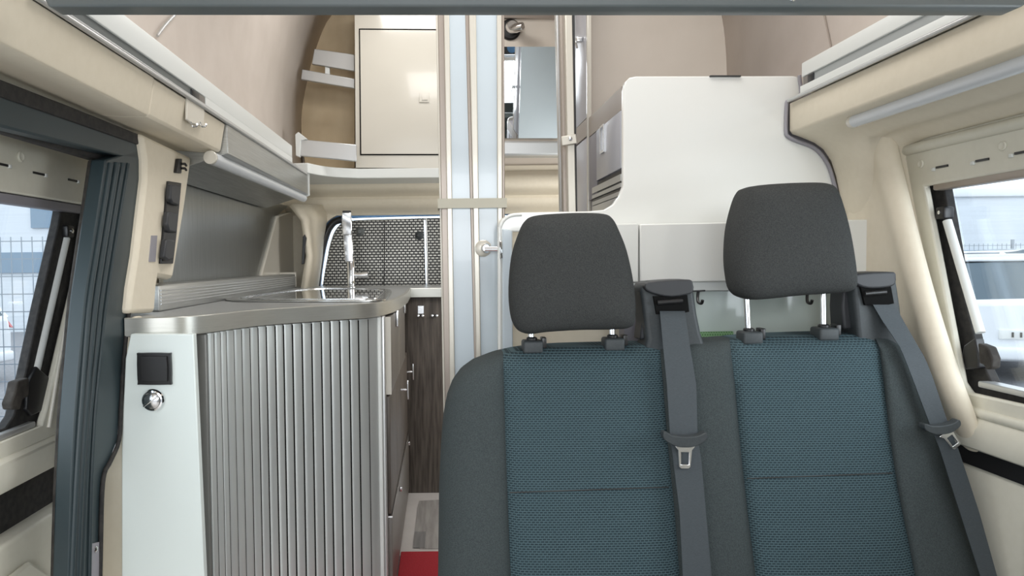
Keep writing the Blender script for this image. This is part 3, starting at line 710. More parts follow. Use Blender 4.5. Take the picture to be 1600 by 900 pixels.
# corner posts
c0 = V((pp[-1].x, pp[-1].y, ZB))
obj('edge_post', box(BM(), (c0.x-.002, c0.y-.005, .0), (c0.x+.012, c0.y+.03, .86), .004), 'whitem', kc)
obj('edge_post', box(BM(), (c0.x+.012, c0.y+.0, .0), (c0.x+.021, c0.y+.035, .86), .003), 'alug', kc)
obj('edge_post', box(BM(), (P(302, 525, pp[0].y).x, pp[0].y-.004, .0), (pp[0].x-.001, pp[0].y+.03, .858), .004), 'dgpost', kc)
sx = -.166
obj('carcass', slab(BM(), [V((x, y, .0)) for x, y in ((sx-.02, c0.y+.04), (sx-.02, 3.42), (-.72, 3.42), (-.72, 1.75), (-.62, 1.62))], V((0, 0, .858))), 'wood', kc)
obj('side_panel', box(BM(), (sx-.02, c0.y+.036, .0), (sx, 3.05, .858)), 'wood', kc)
# drawers
y0 = c0.y+.03
def handle(parent, x, y, z, hgt, t_=False):
    if t_:
        h_ = obj('handle', box(BM(), (x+.022, y-.006, z-hgt/2), (x+.029, y+.006, z+hgt/2), .002), 'chromes', parent)
        obj('standoff', tube(BM(), [V((x, y, z)), V((x+.024, y, z))], .005, 10), 'chromes', h_)
    else:
        obj('handle', box(BM(), (x, y-.006, z-hgt/2), (x+.010, y+.006, z+hgt/2), .002), 'chromes', parent)
xf = -.147
for (a, b, hx) in ((y0, 2.38, (618, 497)), (2.386, 2.78, (630, 478))):
    d = obj('drawer', box(BM(), (sx, a, .634), (xf, b, .855), .002), 'woodf', kc)
    obj('front_edge', box(BM(), (sx, a-.003, .633), (xf+.0005, a+.002, .856)), 'cream', d)
    p = PX(*hx, xf); handle(d, xf, p.y, p.z, .055)
for (a, b, hx) in ((y0, 2.30, (627, 609)), (2.306, 3.0, (637, 581))):
    d = obj('door', box(BM(), (sx, a, .285), (sx+.014, b, .627), .002), 'wood', kc)
    p = PX(*hx, sx+.016); handle(d, sx+.014, p.y, p.z, .07, True)
d = obj('drawer', box(BM(), (sx, y0, .03), (sx+.016, 3.04, .272), .002), 'woodf', kc)
obj('top_strip', box(BM(), (sx, y0, .274), (sx+.017, 3.04, .279)), 'chromes', d)
for y in (2.35, 2.95): obj('handle', box(BM(), (sx+.016, y-.006, .24), (sx+.026, y+.006, .255), .002), 'chromes', d)
# rear cross panel (dark wood) under the rear worktop
rc = thing('rear_cabinet', 'dark oak cabinet end below the rear worktop', 'cabinet', (-.05, 3.2, 0))
obj('front_panel', box(BM(), (-.162, 3.055, 0), (.05, 3.075, .858), .001), 'wood', rc)
obj('side_panel', box(BM(), (.03, 3.076, 0), (.05, 3.44, .858)), 'wood', rc)
for i, (x, lab) in enumerate(((657, 'double knob hook with metal plate on the dark oak panel'), (679, 'double knob hook without plate on the dark oak panel'))):
    h = thing('coat_hook', lab, 'hook', P(x, 492, 3.05), 'knob hooks on the dark oak panel')
    if i == 0: obj('back_plate', slab(BM(), [P(a, b, 3.052) for a, b in ((653, 478), (662, 478), (662, 490), (653, 490))], V((0, .004, 0))), 'chromes', h)
    obj('bar', tube(BM(), [P(x-3, 492, 3.045), P(x+3, 492, 3.045)], .004, 8), 'dark', h)
    for s in (-3.5, 3.5): obj('knob', revolve(BM(), [(.003, 0), (.004, .006), (.006, .009), (.006, .014), (.003, .017)], P(x+s, 493, 3.054), (0, -1, 0), 12), 'chromes', h)
# socket and lock on the white panel
c = P(240, 577, 1.443)
t = thing('power_socket', 'black square flap socket on the white kitchen end panel', 'socket', c)
obj('frame', slab(BM(), cr([P(x, y, 1.436) for x, y in ((214, 556), (218, 552), (262, 552), (266, 556), (267, 597), (263, 601), (219, 601), (215, 597))], 3, True), V((0, .008, 0))), 'black', t, bev=.002)
obj('flap', slab(BM(), cr([P(x, y, 1.431) for x, y in ((220, 560), (224, 557), (256, 557), (260, 560), (261, 592), (257, 596), (225, 596), (221, 592))], 3, True), V((0, .004, 0))), 'black', t, bev=.0015)
c = P(240, 625, 1.443)
t = thing('lock_knob', 'round chrome lock below the black socket', 'lock', c)
obj('rosette', revolve(BM(), [(.023, 0), (.0235, .004), (.021, .008), (.018, .009), (.017, .004)], c, (0, -1, 0), 32), 'chrome', t)
obj('barrel', revolve(BM(), [(.0165, .004), (.0165, .010), (.010, .014), (.002, .015)], c, (0, -1, 0), 32), 'chromes', t)
bmx = box(BM(), c+V((-.002, -.02, -.017)), c+V((.002, -.012, .017)), .001)
bmesh.ops.rotate(bmx, cent=c, matrix=Matrix.Rotation(R(55), 3, 'Y'), verts=bmx.verts[:]); obj('grip', bmx, 'chrome', t)

# ---- sink / hob with glass lid
ZS = ZT+.001
t = thing('sink', 'stainless steel sink with glass lid let into the worktop', 'sink', (-.42, 2.4, .9))
rim = cr([PZ(x, y, ZS) for x, y in ((352, 470), (400, 461), (490, 452), (560, 451.5), (602, 453), (612, 457), (606, 466), (596, 471), (540, 472), (440, 472))], 4, True)
cc = sum(rim, V())/len(rim)
bm = BM(); slabh(bm, rim, [[cc+(p-cc)*.88 for p in rim]], V((0, 0, .005))); obj('rim', bm, 'steel', t, bev=.001)
obj('glass_lid', slab(BM(), [cc+(p-cc)*.86 for p in rim], V((0, 0, .004))), mat('dark_glass_lid', (.25, .27, .27), .05, .6, coat=1), t)
obj('lid_trim', slabh(BM(), [cc+(p-cc)*.87+V((0, 0, .004)) for p in rim], [[cc+(p-cc)*.845+V((0, 0, .004)) for p in rim]], V((0, 0, .003))), 'chromes', t)
# tap
b0 = PZ(549, 449, ZT)
D = b0.y
t = thing('tap', 'tall chrome tap folded upright behind the sink', 'tap', V((b0.x, D, ZT)))
def ptap(x, y): return P(x, y, D)
obj('base', revolve(BM(), [(.022, 0), (.022, .004), (.018, .008)], V((b0.x, D, ZT)), (0, 0, 1)), 'chrome', t)
zb_ = ptap(548, 446).z; zt_ = ptap(547, 405).z
obj('body', revolve(BM(), [(.017, 0), (.0175, .01), (.0175, zt_-ZT-.004), (.015, zt_-ZT)], V((b0.x, D, ZT)), (0, 0, 1)), 'chrome', t)
lv = obj('side_valve', tube(BM(), [ptap(549, 430), ptap(566, 430)], .0125, 16), 'chrome', t)
obj('lever', tube(BM(), [ptap(566, 430), ptap(575, 429)], .015, 16), 'chromes', lv)
def barq(q, d0, th, name, par, m_='chrome'):
    obj(name, slab(BM(), [P(x, y, d0) for x, y in q], V((0, th, 0))), m_, par, bev=.003)
barq([(536, 367), (550, 367), (552, 409), (539, 409)], D-.02, .035, 'lower_arm', t)
barq([(534, 332), (549, 332), (549.5, 367), (535, 367)], D-.022, .03, 'spout', t)
barq([(535, 329), (548, 329), (548, 333), (535, 333)], D-.02, .022, 'spout_tip', t, 'hat')

# ---- insulation mat on the rear window
bmq = BM()
mo = cr([P(x, y, 3.52) for x, y in ((503, 452), (507, 425), (513, 395), (522, 365), (532, 350), (550, 345), (600, 344), (662, 341))], 4)
t = thing('thermal_mat', 'quilted silver thermal mat covering the rear window', 'mat', (-.2, 3.52, .85))
mL = [V((mo[0].x, 3.525, .86))]+[V((p.x, 3.525, p.z)) for p in mo]+[V((P(665, 400, 3.52).x, 3.525, .86))]
obj('mat_panel', slab(BM(), mL, V((0, .008, 0))), 'quilt', t, bev=.003)
mR = [P(667, 341, 3.52), V((.35, 3.52, P(667, 341, 3.52).z)), V((.35, 3.52, .86)), V((P(669, 445, 3.52).x, 3.52, .86))]
obj('mat_panel', slab(BM(), [V((p.x, 3.525, p.z)) for p in mR], V((0, .008, 0))), 'quilt', t, bev=.003)
obj('seam', tube(BM(), [P(601, 345, 3.52), P(600, 446, 3.52)], .0025, 6), 'dark', t)
obj('binding', tube(BM(), [P(666, 340, 3.52), P(667, 380, 3.517), P(668, 446, 3.52)], .0035, 8), 'alug', t)
for x, y in ((563, 362), (655, 368)):
    obj('suction_cup', revolve(BM(), [(.022, 0), (.020, .006), (.010, .010), (.007, .02), (.009, .024)], P(x, y, 3.524), (0, -1, 0), 20), mat('clear_grey_rubber', (.12, .13, .13), .3) if x < 600 else 'bplast', t)

# ================================================================== REAR TOP
t = thing('storage_cabinet', 'cream high cabinet with one large door at the rear', 'cabinet', P(620, 262, 3.2))
q = [P(554, 10, 3.19), P(686, 10, 3.19), P(686, 263, 3.19), P(556, 262, 3.19)]
obj('body', slab(BM(), [P(554, 0, 3.19), P(690, 0, 3.19), P(690, 263, 3.19), P(556, 262, 3.19)], V((0, .26, 0))), 'cream', t)
obj('door_gap', slabh(BM(), [P(x, y, 3.187) for x, y in ((560.8, 44.5), (692, 45.5), (692, 242.5), (562.5, 242.5))], [[P(x, y, 3.187) for x, y in ((562.6, 46.6), (691, 47.6), (691, 240.4), (564.6, 240.4))]], V((0, .002, 0))), 'shadow', t)
d = obj('door', slab(BM(), [P(x, y, 3.184) for x, y in ((562.6, 46.6), (690, 47.6), (690, 240.4), (564.6, 240.4))], V((0, .005, 0))), 'cream', t)
k = obj('lock', slab(BM(), [P(x, y, 3.178) for x, y in ((655, 145), (670.5, 145), (670.5, 159.5), (655, 159.5))], V((0, .006, 0))), 'cream', d, bev=.0012)
obj('push_button', slab(BM(), [P(x, y, 3.174) for x, y in ((659, 147), (668, 147), (668, 156), (659, 156))], V((0, .005, 0))), 'cream', k, bev=.001)
# shelf ledge
zl = P(620, 270, 3.18).z
lt = cr([V((P(x, y, d).x, d, P(x, y, d).z)) for x, y, d in ((484, 262, 2.98), (500, 264, 3.05), (525, 266, 3.12), (560, 264, 3.17))], 5)
ztop = P(620, 263, 3.17).z; zbot = P(620, 278, 3.17).z
pln = [V((P(481, 262, 2.97).x, 2.97, zbot))]+[V((p.x, p.y, zbot)) for p in lt]+[V((.02, 3.17, zbot)), V((.02, 3.40, zbot)), V((-.75, 3.40, zbot)), V((-.75, 2.99, zbot))]
o = obj('rear_shelf', slab(BM(), pln, V((0, 0, ztop-zbot))), 'whitem', bev=.003); tag(o, 'white curved shelf below the cream cabinet at the rear', 'shelf')
# plywood back panel
o = obj('plywood_panel', slab(BM(), cr([P(x, y, 3.44) for x, y in ((514, -10), (508, 25), (498, 60), (490, 80), (478, 125), (472, 165), (471, 215), (478, 262))], 3)+[P(554, 262, 3.44), P(554, -10, 3.44)], V((0, .015, 0))), 'ply'); tag(o, 'bare tan plywood panel left of the cream cabinet', 'panel')
def wood_stain(): pass
# bracket rails
def bar(name, lab, q, d, th=.02, grp=None, extra=None):
    t = thing(name, lab, 'rail', P(*q[3], d), grp)
    obj('profile', slab(BM(), [P(x, y, d) for x, y in q], V((0, th, 0))), 'alug', t, bev=.003)
    if extra: obj('spacer', slab(BM(), [P(x, y, d+.008) for x, y in extra], V((0, th, 0))), 'whitem', t)
    return t
G_ = 'silver slat rails left of the cream cabinet'
bar('slat_rail', 'upper silver slat rail in front of the plywood panel', ((491, 76), (554, 85), (554, 111), (487, 100)), 3.25, grp=G_, extra=((508, 104), (515, 106), (515, 120), (508, 118)))
bar('slat_rail', 'middle silver slat rail in front of the plywood panel', ((472, 108), (554, 123), (554, 138), (470, 124)), 3.22, grp=G_)
t = bar('slat_rail', 'lowest silver slat rail with white end bracket above the shelf', ((466, 217), (557, 226), (557, 252), (466, 243)), 3.05, grp=G_)
obj('end_bracket', slab(BM(), [P(x, y, 3.04) for x, y in ((461, 210), (466, 206), (480, 217), (470, 219), (468, 245), (462, 243))], V((0, .03, 0))), 'whitem', t, bev=.002)

# ================================================================== FOLDING DOOR STACK
DF = 1.78
t = thing('folding_door', 'stacked folding door with pale blue panels in cream frames', 'door', P(740, 900, DF))
def strip(name, xt0, xt1, xb0, xb1, d, th, m_, par, bev=.002, y0=-10, y1=930):
    # px at y=25 and y=600
    f = lambda a, b, y: a+(b-a)*(y-25)/575
    return obj(name, slab(BM(), [P(f(xt0, xb0, y0), y0, d), P(f(xt1, xb1, y0), y0, d), P(f(xt1, xb1, y1), y1, d), P(f(xt0, xb0, y1), y1, d)], V((0, th, 0))), m_, par, bev=bev)
strip('outer_stile', 681, 684, 692, 695, DF-.004, .06, 'cream', t)
strip('stile', 684, 694, 694, 706, DF, .05, 'taupe', t)
strip('stile', 693.5, 702, 703, 711, DF-.008, .055, 'stile', t)
strip('panel', 701, 728, 710, 743, DF+.002, .04, 'bluep', t)
strip('stile', 727, 733, 742, 746, DF-.001, .04, 'taupe', t)
strip('stile', 733, 744, 745, 752, DF-.010, .055, 'stile', t)
strip('panel', 743, 778, 751, 780, DF+.002, .04, 'bluep', t)
strip('stile', 776.5, 784, 778, 786, DF-.008, .055, 'stile', t)
strip('outer_stile', 784, 788, 785, 790, DF, .06, 'taupe', t)
# handle catch
t = thing('door_catch', 'chrome door catch linking the folding door to the white partition', 'catch', P(770, 388, 1.74))
obj('backplate', revolve(BM(), [(.021, 0), (.021, .004), (.016, .007)], P(755, 388, DF-.010), (0, -1, 0)), 'stile', t)
obj('rosette', revolve(BM(), [(.013, 0), (.012, .012), (.008, .02)], P(759, 388, DF-.014), (0, -1, 0)), 'chrome', t)
obj('bar', tube(BM(), [P(758, 389, 1.745), P(784, 389, 1.735)], .007, 14), 'chrome', t)
obj('keeper', slab(BM(), [P(x, y, 1.70) for x, y in ((780, 376), (785, 376), (786, 404), (781, 404))], V((0, .04, 0))), 'chrome', t, bev=.003)
# strap around the stack
bm = BM(); box(bm, P(686, 326, DF-.016), P(790, 311, DF-.013)+V((0, 0, 0)), .0008)
a = P(686, 318, DF-.016); b = P(790, 318, DF-.016); hh_ = .012
bm.free(); bm = BM()
slabh(bm, [V((a.x-.003, DF-.018, a.z-hh_)), V((b.x+.003, DF-.018, a.z-hh_)), V((b.x+.003, DF+.068, a.z-hh_)), V((a.x-.003, DF+.068, a.z-hh_))],
      [[V((a.x+.004, DF-.0145, a.z-hh_)), V((b.x-.000, DF-.0145, a.z-hh_)), V((b.x-.000, DF+.0655, a.z-hh_)), V((a.x+.004, DF+.0655, a.z-hh_))]], V((0, 0, 2*hh_)))
o = obj('strap', bm, mat('beige_strap', (.50, .48, .40), .8)); tag(o, 'beige strap holding the folding door stack together', 'strap')

# right frame of the washroom opening
t = estruct('trim_5', 'cream and silver upright door frame right of the mirror', 'door frame', P(885, 500, 1.95))
def strip2(name, xs, d, th, m_, par, y0=-10, y1=600, bev=.002):
    a, b, c, e = xs
    f = lambda a, b, y: a+(b-a)*(y-25)/300
    return obj(name, slab(BM(), [P(f(a, c, y0), y0, d), P(f(b, e, y0), y0, d), P(f(b, e, y1), y1, d), P(f(a, c, y1), y1, d)], V((0, th, 0))), m_, par, bev=bev)
strip2('jamb', (869, 876, 876, 881), 2.0, .03, 'alug', t)
strip2('jamb', (875, 883, 880, 889), 1.97, .05, 'taupe', t)
strip2('jamb', (883, 894, 888, 900), 1.94, .05, 'stile', t)
strip2('gap_seal', (894, 898, 900, 902), 1.96, .05, 'dark', t)
t = thing('strap_buckle', 'beige strap end with press stud on the washroom frame', 'strap', P(888, 218, 1.93))
obj('tab', slab(BM(), [P(x, y, 1.928) for x, y in ((877, 213), (900, 209), (902, 224), (878, 228))], V((0, .006, 0))), 'stile', t, bev=.002)
obj('press_stud', revolve(BM(), [(.006, 0), (.0055, .003), (.002, .005)], P(891, 217, 1.928), (0, -1, 0), 16), 'chromes', t)

# washroom back: shower fitting, mirror, shelf
DB = 3.2
o = obj('washroom_wall', slab(BM(), [P(x, y, DB+.02) for x, y in ((720, 30), (905, 30), (905, 243), (720, 243))], V((0, .02, 0))), 'board'); tag(o, 'beige board around the mirror in the washroom', 'panel')
o = obj('top_rail', slab(BM(), [P(x, y, DB) for x, y in ((720, -5), (905, -5), (905, 29), (720, 27))], V((0, .04, 0))), 'taupe'); tag(o, 'taupe rail above the shower mount in the washroom', 'rail')
t = thing('shower_mount', 'chrome shower head holder on a black disc above the mirror', 'shower', P(798, 47, DB))
obj('disc', revolve(BM(), [(.047, 0), (.047, .008), (.040, .014)], P(797, 47, DB+.02), (0, -1, 0), 32), 'black', t)
obj('socket', revolve(BM(), [(.030, .012), (.030, .03), (.022, .045)], P(799, 45, DB+.02), (0, -1, 0), 24), 'chromes', t)
obj('head', tube(BM(), [P(799, 46, DB-.03), P(806, 44, DB-.05), P(817, 41, DB-.07)], [.016, .021, .018], 16), 'chrome', t)
mc = P(828, 145, DB)
t = thing('mirror', 'frameless mirror in the washroom reflecting the cab', 'mirror', mc)
ma = [P(x, y, DB) for x, y in ((760, 73), (872, 73), (877, 216), (760, 216))]
hz = (ma[0].z-ma[3].z)/2
MT = 9.8
for p in ma:
    p.y = DB - .03 - (p.z-mc.z)*math.tan(R(MT))
# re-trace on the tilted plane
def on_mirror(px, py):
    r = ray(px, py); n_ = V((0, 1, math.tan(R(MT)))); p0 = V((0, DB-.03, mc.z)); return O+r*((p0-O).dot(n_)/r.dot(n_))
ma = [on_mirror(x, y) for x, y in ((760, 73), (872, 73), (877, 216), (760, 216))]
obj('mirror_glass', slab(BM(), ma, V((0, .006, 0))), 'mirror', t)
obj('backing', slab(BM(), [p+V((0, .0065, 0)) for p in ma], V((0, .012, 0))), 'taupe', t)
t = thing('washroom_shelf', 'white rounded shelf rail below the mirror', 'shelf', P(833, 243, DB-.06))
obj('rail', slab(BM(), [P(x, y, DB-.06) for x, y in ((720, 220), (890, 220), (890, 243), (720, 243))], V((0, .08, 0))), 'alug', t, bev=.01, seg=4)

# ================================================================== RIGHT FURNITURE
# beige bulkhead panel up top
DBK = 2.34
t = thing('bulkhead_panel', 'large beige bulkhead board above the white cabinet', 'panel', P(1030, 140, DBK))
bo = [P(x, y, DBK) for x, y in ((915, -20), (1121, -20), (1131, 25), (1140, 65), (1145, 95), (1149, 107), (1158, 120), (1165, 150), (915, 240))]
obj('board', slab(BM(), bo, V((0, .02, 0))), 'board', t)
obj('edge_piping', tube(BM(), cr([P(x, y, DBK-.002) for x, y in ((1121, -20), (1131, 25), (1140, 65), (1145, 95), (1149, 107), (1158, 120), (1165, 150))], 4), .0065, 10), 'taupe', t)
# wardrobe strip (px 898-920)
t = thing('wardrobe', 'tall pale wardrobe side with chrome latch left of the beige board', 'cabinet', (.46, 2.2, 0))
obj('body', box(BM(), (.446, 2.125, .0), (.451, 2.335, 2.2)), 'grip', t)
obj('back_panel', box(BM(), (.446, 2.365, .0), (.90, 2.385, 2.14)), 'bluep', t)
obj('corner_strip', box(BM(), (.439, 2.112, .0), (.452, 2.124, 2.2), .002), 'cream', t)
obj('door', box(BM(), (.441, 2.13, 1.44), (.446, 2.30, 2.2), .001), 'grip', t)
obj('band', box(BM(), (.440, 2.13, 1.385), (.446, 2.32, 1.437)), 'taupe', t)
obj('door', box(BM(), (.441, 2.13, .5), (.446, 2.30, 1.38), .001), 'grip', t)
p = PX(910, 62, .44)
l_ = obj('latch', box(BM(), p+V((-.02, -.008, -.008)), p+V((0, .008, .008)), .003), 'chromes', t)
obj('latch_lever', tube(BM(), [p+V((-.018, .03, .012)), p+V((-.02, -.02, -.03))], .003, 8), 'chromes', l_)

# main partition panel
DP = 1.71
t = thing('partition', 'large white glossy partition panel with rounded corners behind the seats', 'partition', P(1080, 900, DP))
pt = [(779, 900), (778, 370), (779, 352), (785, 341), (797, 334), (815, 332), (920, 330), (943, 328), (957, 320), (968, 307), (974, 290), (974, 140), (977, 128), (984, 121), (994, 119), (1240, 118.5),
      (1248, 120), (1250, 150), (1232, 158), (1229, 165), (1228, 205), (1232, 214), (1246, 221), (1268, 229), (1282, 240), (1294, 258), (1302, 282), (1318, 345), (1340, 440), (1360, 900)]
body = [P(x, y, DP) for x, y in pt]
# opening below the flap lockers (recess)
rec = [[P(x, y, DP) for x, y in ((801, 362), (1000, 362), (1000, 700), (801, 700))]]
bm = BM(); slabh(bm, body, rec, V((0, .02, 0))); obj('panel', bm, 'white', t, bev=.003)
obj('left_edge', tube(BM(), cr([P(x, y, DP-.001) for x, y in ((781.5, 700), (781, 500), (780.5, 370), (782, 354), (787, 344), (798, 337), (815, 335))], 5), .0045, 10), 'white', t)
obj('side_stile', slab(BM(), [P(x, y, DP-.006) for x, y in ((785, 357), (800, 360), (803, 700), (786, 700))], V((0, .016, 0))), 'bluep', t, bev=.003)
obj('edge_piping', tube(BM(), cr([P(x, y, DP-.004) for x, y in ((1249, 118), (1251, 150), (1233, 157), (1229, 165), (1228, 205), (1232, 214), (1246, 221), (1268, 229), (1282, 240), (1294, 258), (1302, 282), (1318, 345), (1328, 390))], 4), .0045, 10), 'greyt', t)
obj('back_board', slab(BM(), [P(x, y, DP+.07) for x, y in ((790, 355), (1010, 355), (1010, 720), (790, 720))], V((0, .02, 0))), 'beige', t)
obj('dark_insert', slab(BM(), [P(x, y, DP-.006) for x, y in ((1110, 117.5), (1158, 117.5), (1158, 119.5), (1110, 119.5))], V((0, .02, 0))), 'dark', t)
# cabinet box behind the partition (side with doors seen at px 920-975)
t = thing('appliance_cabinet', 'grey side cabinet with recessed handles running back from the partition', 'cabinet', (.46, 1.9, .7))
xs_ = P(975, 200, DP).x+.004
XS = .443
obj('carcass', box(BM(), (XS+.006, 1.732, .6), (.95, 2.108, 1.432), .001), 'greyt', t)
obj('top_band', box(BM(), (XS, 1.732, 1.378), (XS+.006, 2.108, 1.434)), 'taupe', t)
d = obj('door', box(BM(), (XS-.002, 1.732, 1.236), (XS+.006, 2.0, 1.376), .001), 'grip', t)
obj('filler', box(BM(), (XS, 2.002, 1.19), (XS+.006, 2.108, 1.376), .001), 'greyt', t)
p = PX(942, 213, XS-.002)
obj('handle', slabh(BM(), [V((p.x, p.y+a, p.z+b)) for a, b in ((-.022, -.045), (.022, -.045), (.022, .03), (-.022, .03))], [[V((p.x, p.y+a, p.z+b)) for a, b in ((-.016, -.038), (.016, -.038), (.016, .024), (-.016, .024))]], V((-.004, 0, 0))), 'chromes', d)
for z0, z1, m_ in ((1.222, 1.232, 'dark'), (1.205, 1.222, 'alug'), (1.200, 1.205, 'dark'), (1.190, 1.200, 'alug'), (1.181, 1.188, 'black'), (1.170, 1.181, 'alug')):
    obj('vent_slat', box(BM(), (XS-(.002 if m_ == 'alug' else -.001), 1.732, z0), (XS+.006, 2.06, z1)), m_, t)
d = obj('door', box(BM(), (XS-.002, 1.732, .9), (XS+.006, 2.06, 1.168), .001), 'alug', t)
obj('handle', box(BM(), (XS-.006, 1.86, 1.13), (XS-.002, 1.93, 1.14), .001), 'black', d)

# flap locker row in front of the partition
t = thing('wall_locker', 'white flap locker row behind the headrests', 'cabinet', P(1180, 440, 1.62))
DL = 1.62
def flap(x0, x1, par, y0=350, y1=442, r=0):
    return obj('flap', slab(BM(), [P(x0, y0, DL), P(x1, y0-(x1-x0)*.02, DL), P(x1, y1-(x1-x0)*.016, DL), P(x0, y1, DL)], V((0, .016, 0))), 'white', par, bev=.003)
obj('carcass', slab(BM(), [P(x, y, DL+.018) for x, y in ((945, 354), (1369, 345), (1369, 434), (945, 443))], V((0, .068, 0))), 'whitem', t)
flap(940, 998, t); flap(1000, 1370, t)
obj('light_strip', slab(BM(), [P(x, y, DL+.01) for x, y in ((900, 443), (1368, 436), (1368, 450), (900, 458))], V((0, .07, 0))), 'whitem', t, bev=.002)
obj('lower_panel', slab(BM(), [P(x, y, DP-.03) for x, y in ((1078, 455), (1322, 455), (1322, 640), (1078, 640))], V((0, .02, 0))), 'frost', t)
for i, (x, lab) in enumerate(((1093, 'black hook under the locker beside the middle belt guide'), (1264, 'black hook under the locker below the right headrest'))):
    k = thing('hook', lab, 'hook', P(x, 462, DL+.02), 'black hooks under the locker')
    y = 455
    obj('flange', slab(BM(), [P(x-9, y-1, DL+.004), P(x+9, y-2, DL+.004), P(x+9, y+.5, DL+.004), P(x-9, y+1, DL+.004)], V((0, .03, 0))), 'black', k)
    obj('curl', tube(BM(), cr([P(x-2, y, DL+.012), P(x-3, y+10, DL+.008), P(x-2, y+17, DL+.0), P(x+3, y+19, DL-.006), P(x+5, y+14, DL-.010)], 5), [.0035]*21, 8), 'black', k)
o = obj('woven_card', slab(BM(), [P(x, y, DP-.045) for x, y in ((1093, 519), (1146, 518), (1146, 560), (1096, 560))], V((0, .01, 0))), 'green'); tag(o, 'green woven pouch edge behind the seat top', 'pouch')

# ================================================================== BENCH SEAT
bs = thing('double_seat', 'dark teal two-seat bench with two headrests', 'seat', (.5, 1.35, 0))
ytop = [(684, 960), (686, 760), (689, 690), (693, 650), (699, 620), (708, 598), (722, 580), (742, 566), (770, 555), (790, 549), (830, 543), (880, 540), (1000, 537), (1032, 538), (1060, 536), (1085, 531), (1120, 531), (1148, 528), (1200, 524), (1300, 521), (1365, 519), (1390, 522), (1412, 532), (1424, 555)]
def lin(a, b):  # px at y 540 and y 900
    return lambda y: a+(b-a)*(y-540)/360
seamA = lambda y: interp([(540, 786), (700, 788), (820, 793), (960, 801)], y)
seamB = lambda y: interp([(530, 1030), (600, 1036), (700, 1044), (800, 1054), (900, 1062), (980, 1070)], y)
seamC = lambda y: interp([(530, 1140), (600, 1148), (700, 1157), (800, 1168), (900, 1181), (980, 1190)], y)
seamD = lambda y: interp([(520, 1362), (545, 1374), (600, 1381), (680, 1390), (760, 1402), (830, 1416), (900, 1430), (980, 1446)], y)
edgeL = lambda y: interp([(560, 693), (700, 686), (800, 684), (980, 683)], y)
edgeR = lambda y: interp([(520, 1400), (560, 1420), (620, 1440), (700, 1470), (800, 1506), (900, 1543), (990, 1562)], y)
YB = 985
def seat_depth(py): return 1.40-.13*(py-540)/420
def upholstery(name, fl_, fr_, m_, nu=16, nv=34, bul=.012, roundl=0, roundr=0, groove=.006, shoulder=False):
    bm = BM(); fr = []; bk = []
    for j in range(nv+1):
        v = (j/nv); v = v**1.5; rf = []; rb = []
        for i in range(nu+1):
            u = i/nu
            if shoulder: u = u**1.5
            # top of this column
            if shoulder: xt = 685+(786-685)*u; yt = interp(ytop, xt)
            else:
                xt = fl_(535)*(1-u)+fr_(535)*u; yt = interp(ytop, xt)
            py = yt+(YB-yt)*v
            px = fl_(py)*(1-u)+fr_(py)*u
            if shoulder and py < 760: px = max(px, xt) if u < .999 else px
            if shoulder: px = xt*(1-v)+ (fl_(YB)*(1-u)+fr_(YB)*u)*v
            d = seat_depth(py)
            # rounding at top
            h = (py-yt)/26.0
            if h < 1: d += .045*(1-math.sqrt(max(0, 1-(1-h)**2)))
            e = 0
            if roundl: e = max(e, 1-u/roundl)
            if roundr: e = max(e, 1-(1-u)/roundr)
            if e > 0: d += (.07 if roundl else .032)*(1-math.sqrt(max(0, 1-e*e)))
            d -= bul*(1-(2*u-1)**4)*min(1, h/2)
            if not roundl and u < .04: d += groove*(1-u/.04)
            if not roundr and u > .96: d += groove*(1-(1-u)/.04)
            pf = P(px, py, d); pf.x = min(pf.x, 1.016); rf.append(bm.verts.new(pf))
            q = P(px, py, 0.0001+d); q = V((rf[-1].co.x*1.0, 1.50-.12*(py-540)/420, rf[-1].co.z-.0)); rb.append(bm.verts.new(q))
        fr.append(rf); bk.append(rb)
    for j in range(nv):
        for i in range(nu):
            bm.faces.new((fr[j][i], fr[j][i+1], fr[j+1][i+1], fr[j+1][i])); bm.faces.new((bk[j][i], bk[j+1][i], bk[j+1][i+1], bk[j][i+1]))
    for i in range(nu):
        bm.faces.new((fr[0][i], bk[0][i], bk[0][i+1], fr[0][i+1])); bm.faces.new((fr[nv][i], fr[nv][i+1], bk[nv][i+1], bk[nv][i]))
    for j in range(nv):
        bm.faces.new((fr[j][0], fr[j+1][0], bk[j+1][0], bk[j][0])); bm.faces.new((fr[j][nu], bk[j][nu], bk[j+1][nu], fr[j+1][nu]))
    return obj(name, bm, m_, bs, smooth=60)
upholstery('side_bolster', edgeL, seamA, 'bolst', roundl=.55, bul=.014, shoulder=True, nu=22)
c1 = upholstery('centre_panel', seamA, seamB, 'teal', bul=.006)
upholstery('middle_bolster', seamB, seamC, 'bolst', bul=.010)
c2 = upholstery('centre_panel', seamC, seamD, 'teal', bul=.006)
upholstery('side_bolster', seamD, edgeR, 'bolst', roundr=.5, bul=.012, nu=22)
def seam_line(par, f0, f1, y0, y1, dd=.004):
    pts = []
    for k in range(13):
        u = .02+.96*k/12; py = y0+(y1-y0)*u; px = f0(py)*(1-u)+f1(py)*u
        pts.append(P(px, py, seat_depth(py)-.006*(1-(2*u-1)**4)-.0005))
    obj('stitch_seam', tube(BM(), pts, .0011, 6), 'dark', par)
seam_line(c1, seamA, seamB, 770, 761); seam_line(c2, seamC, seamD, 748, 739)
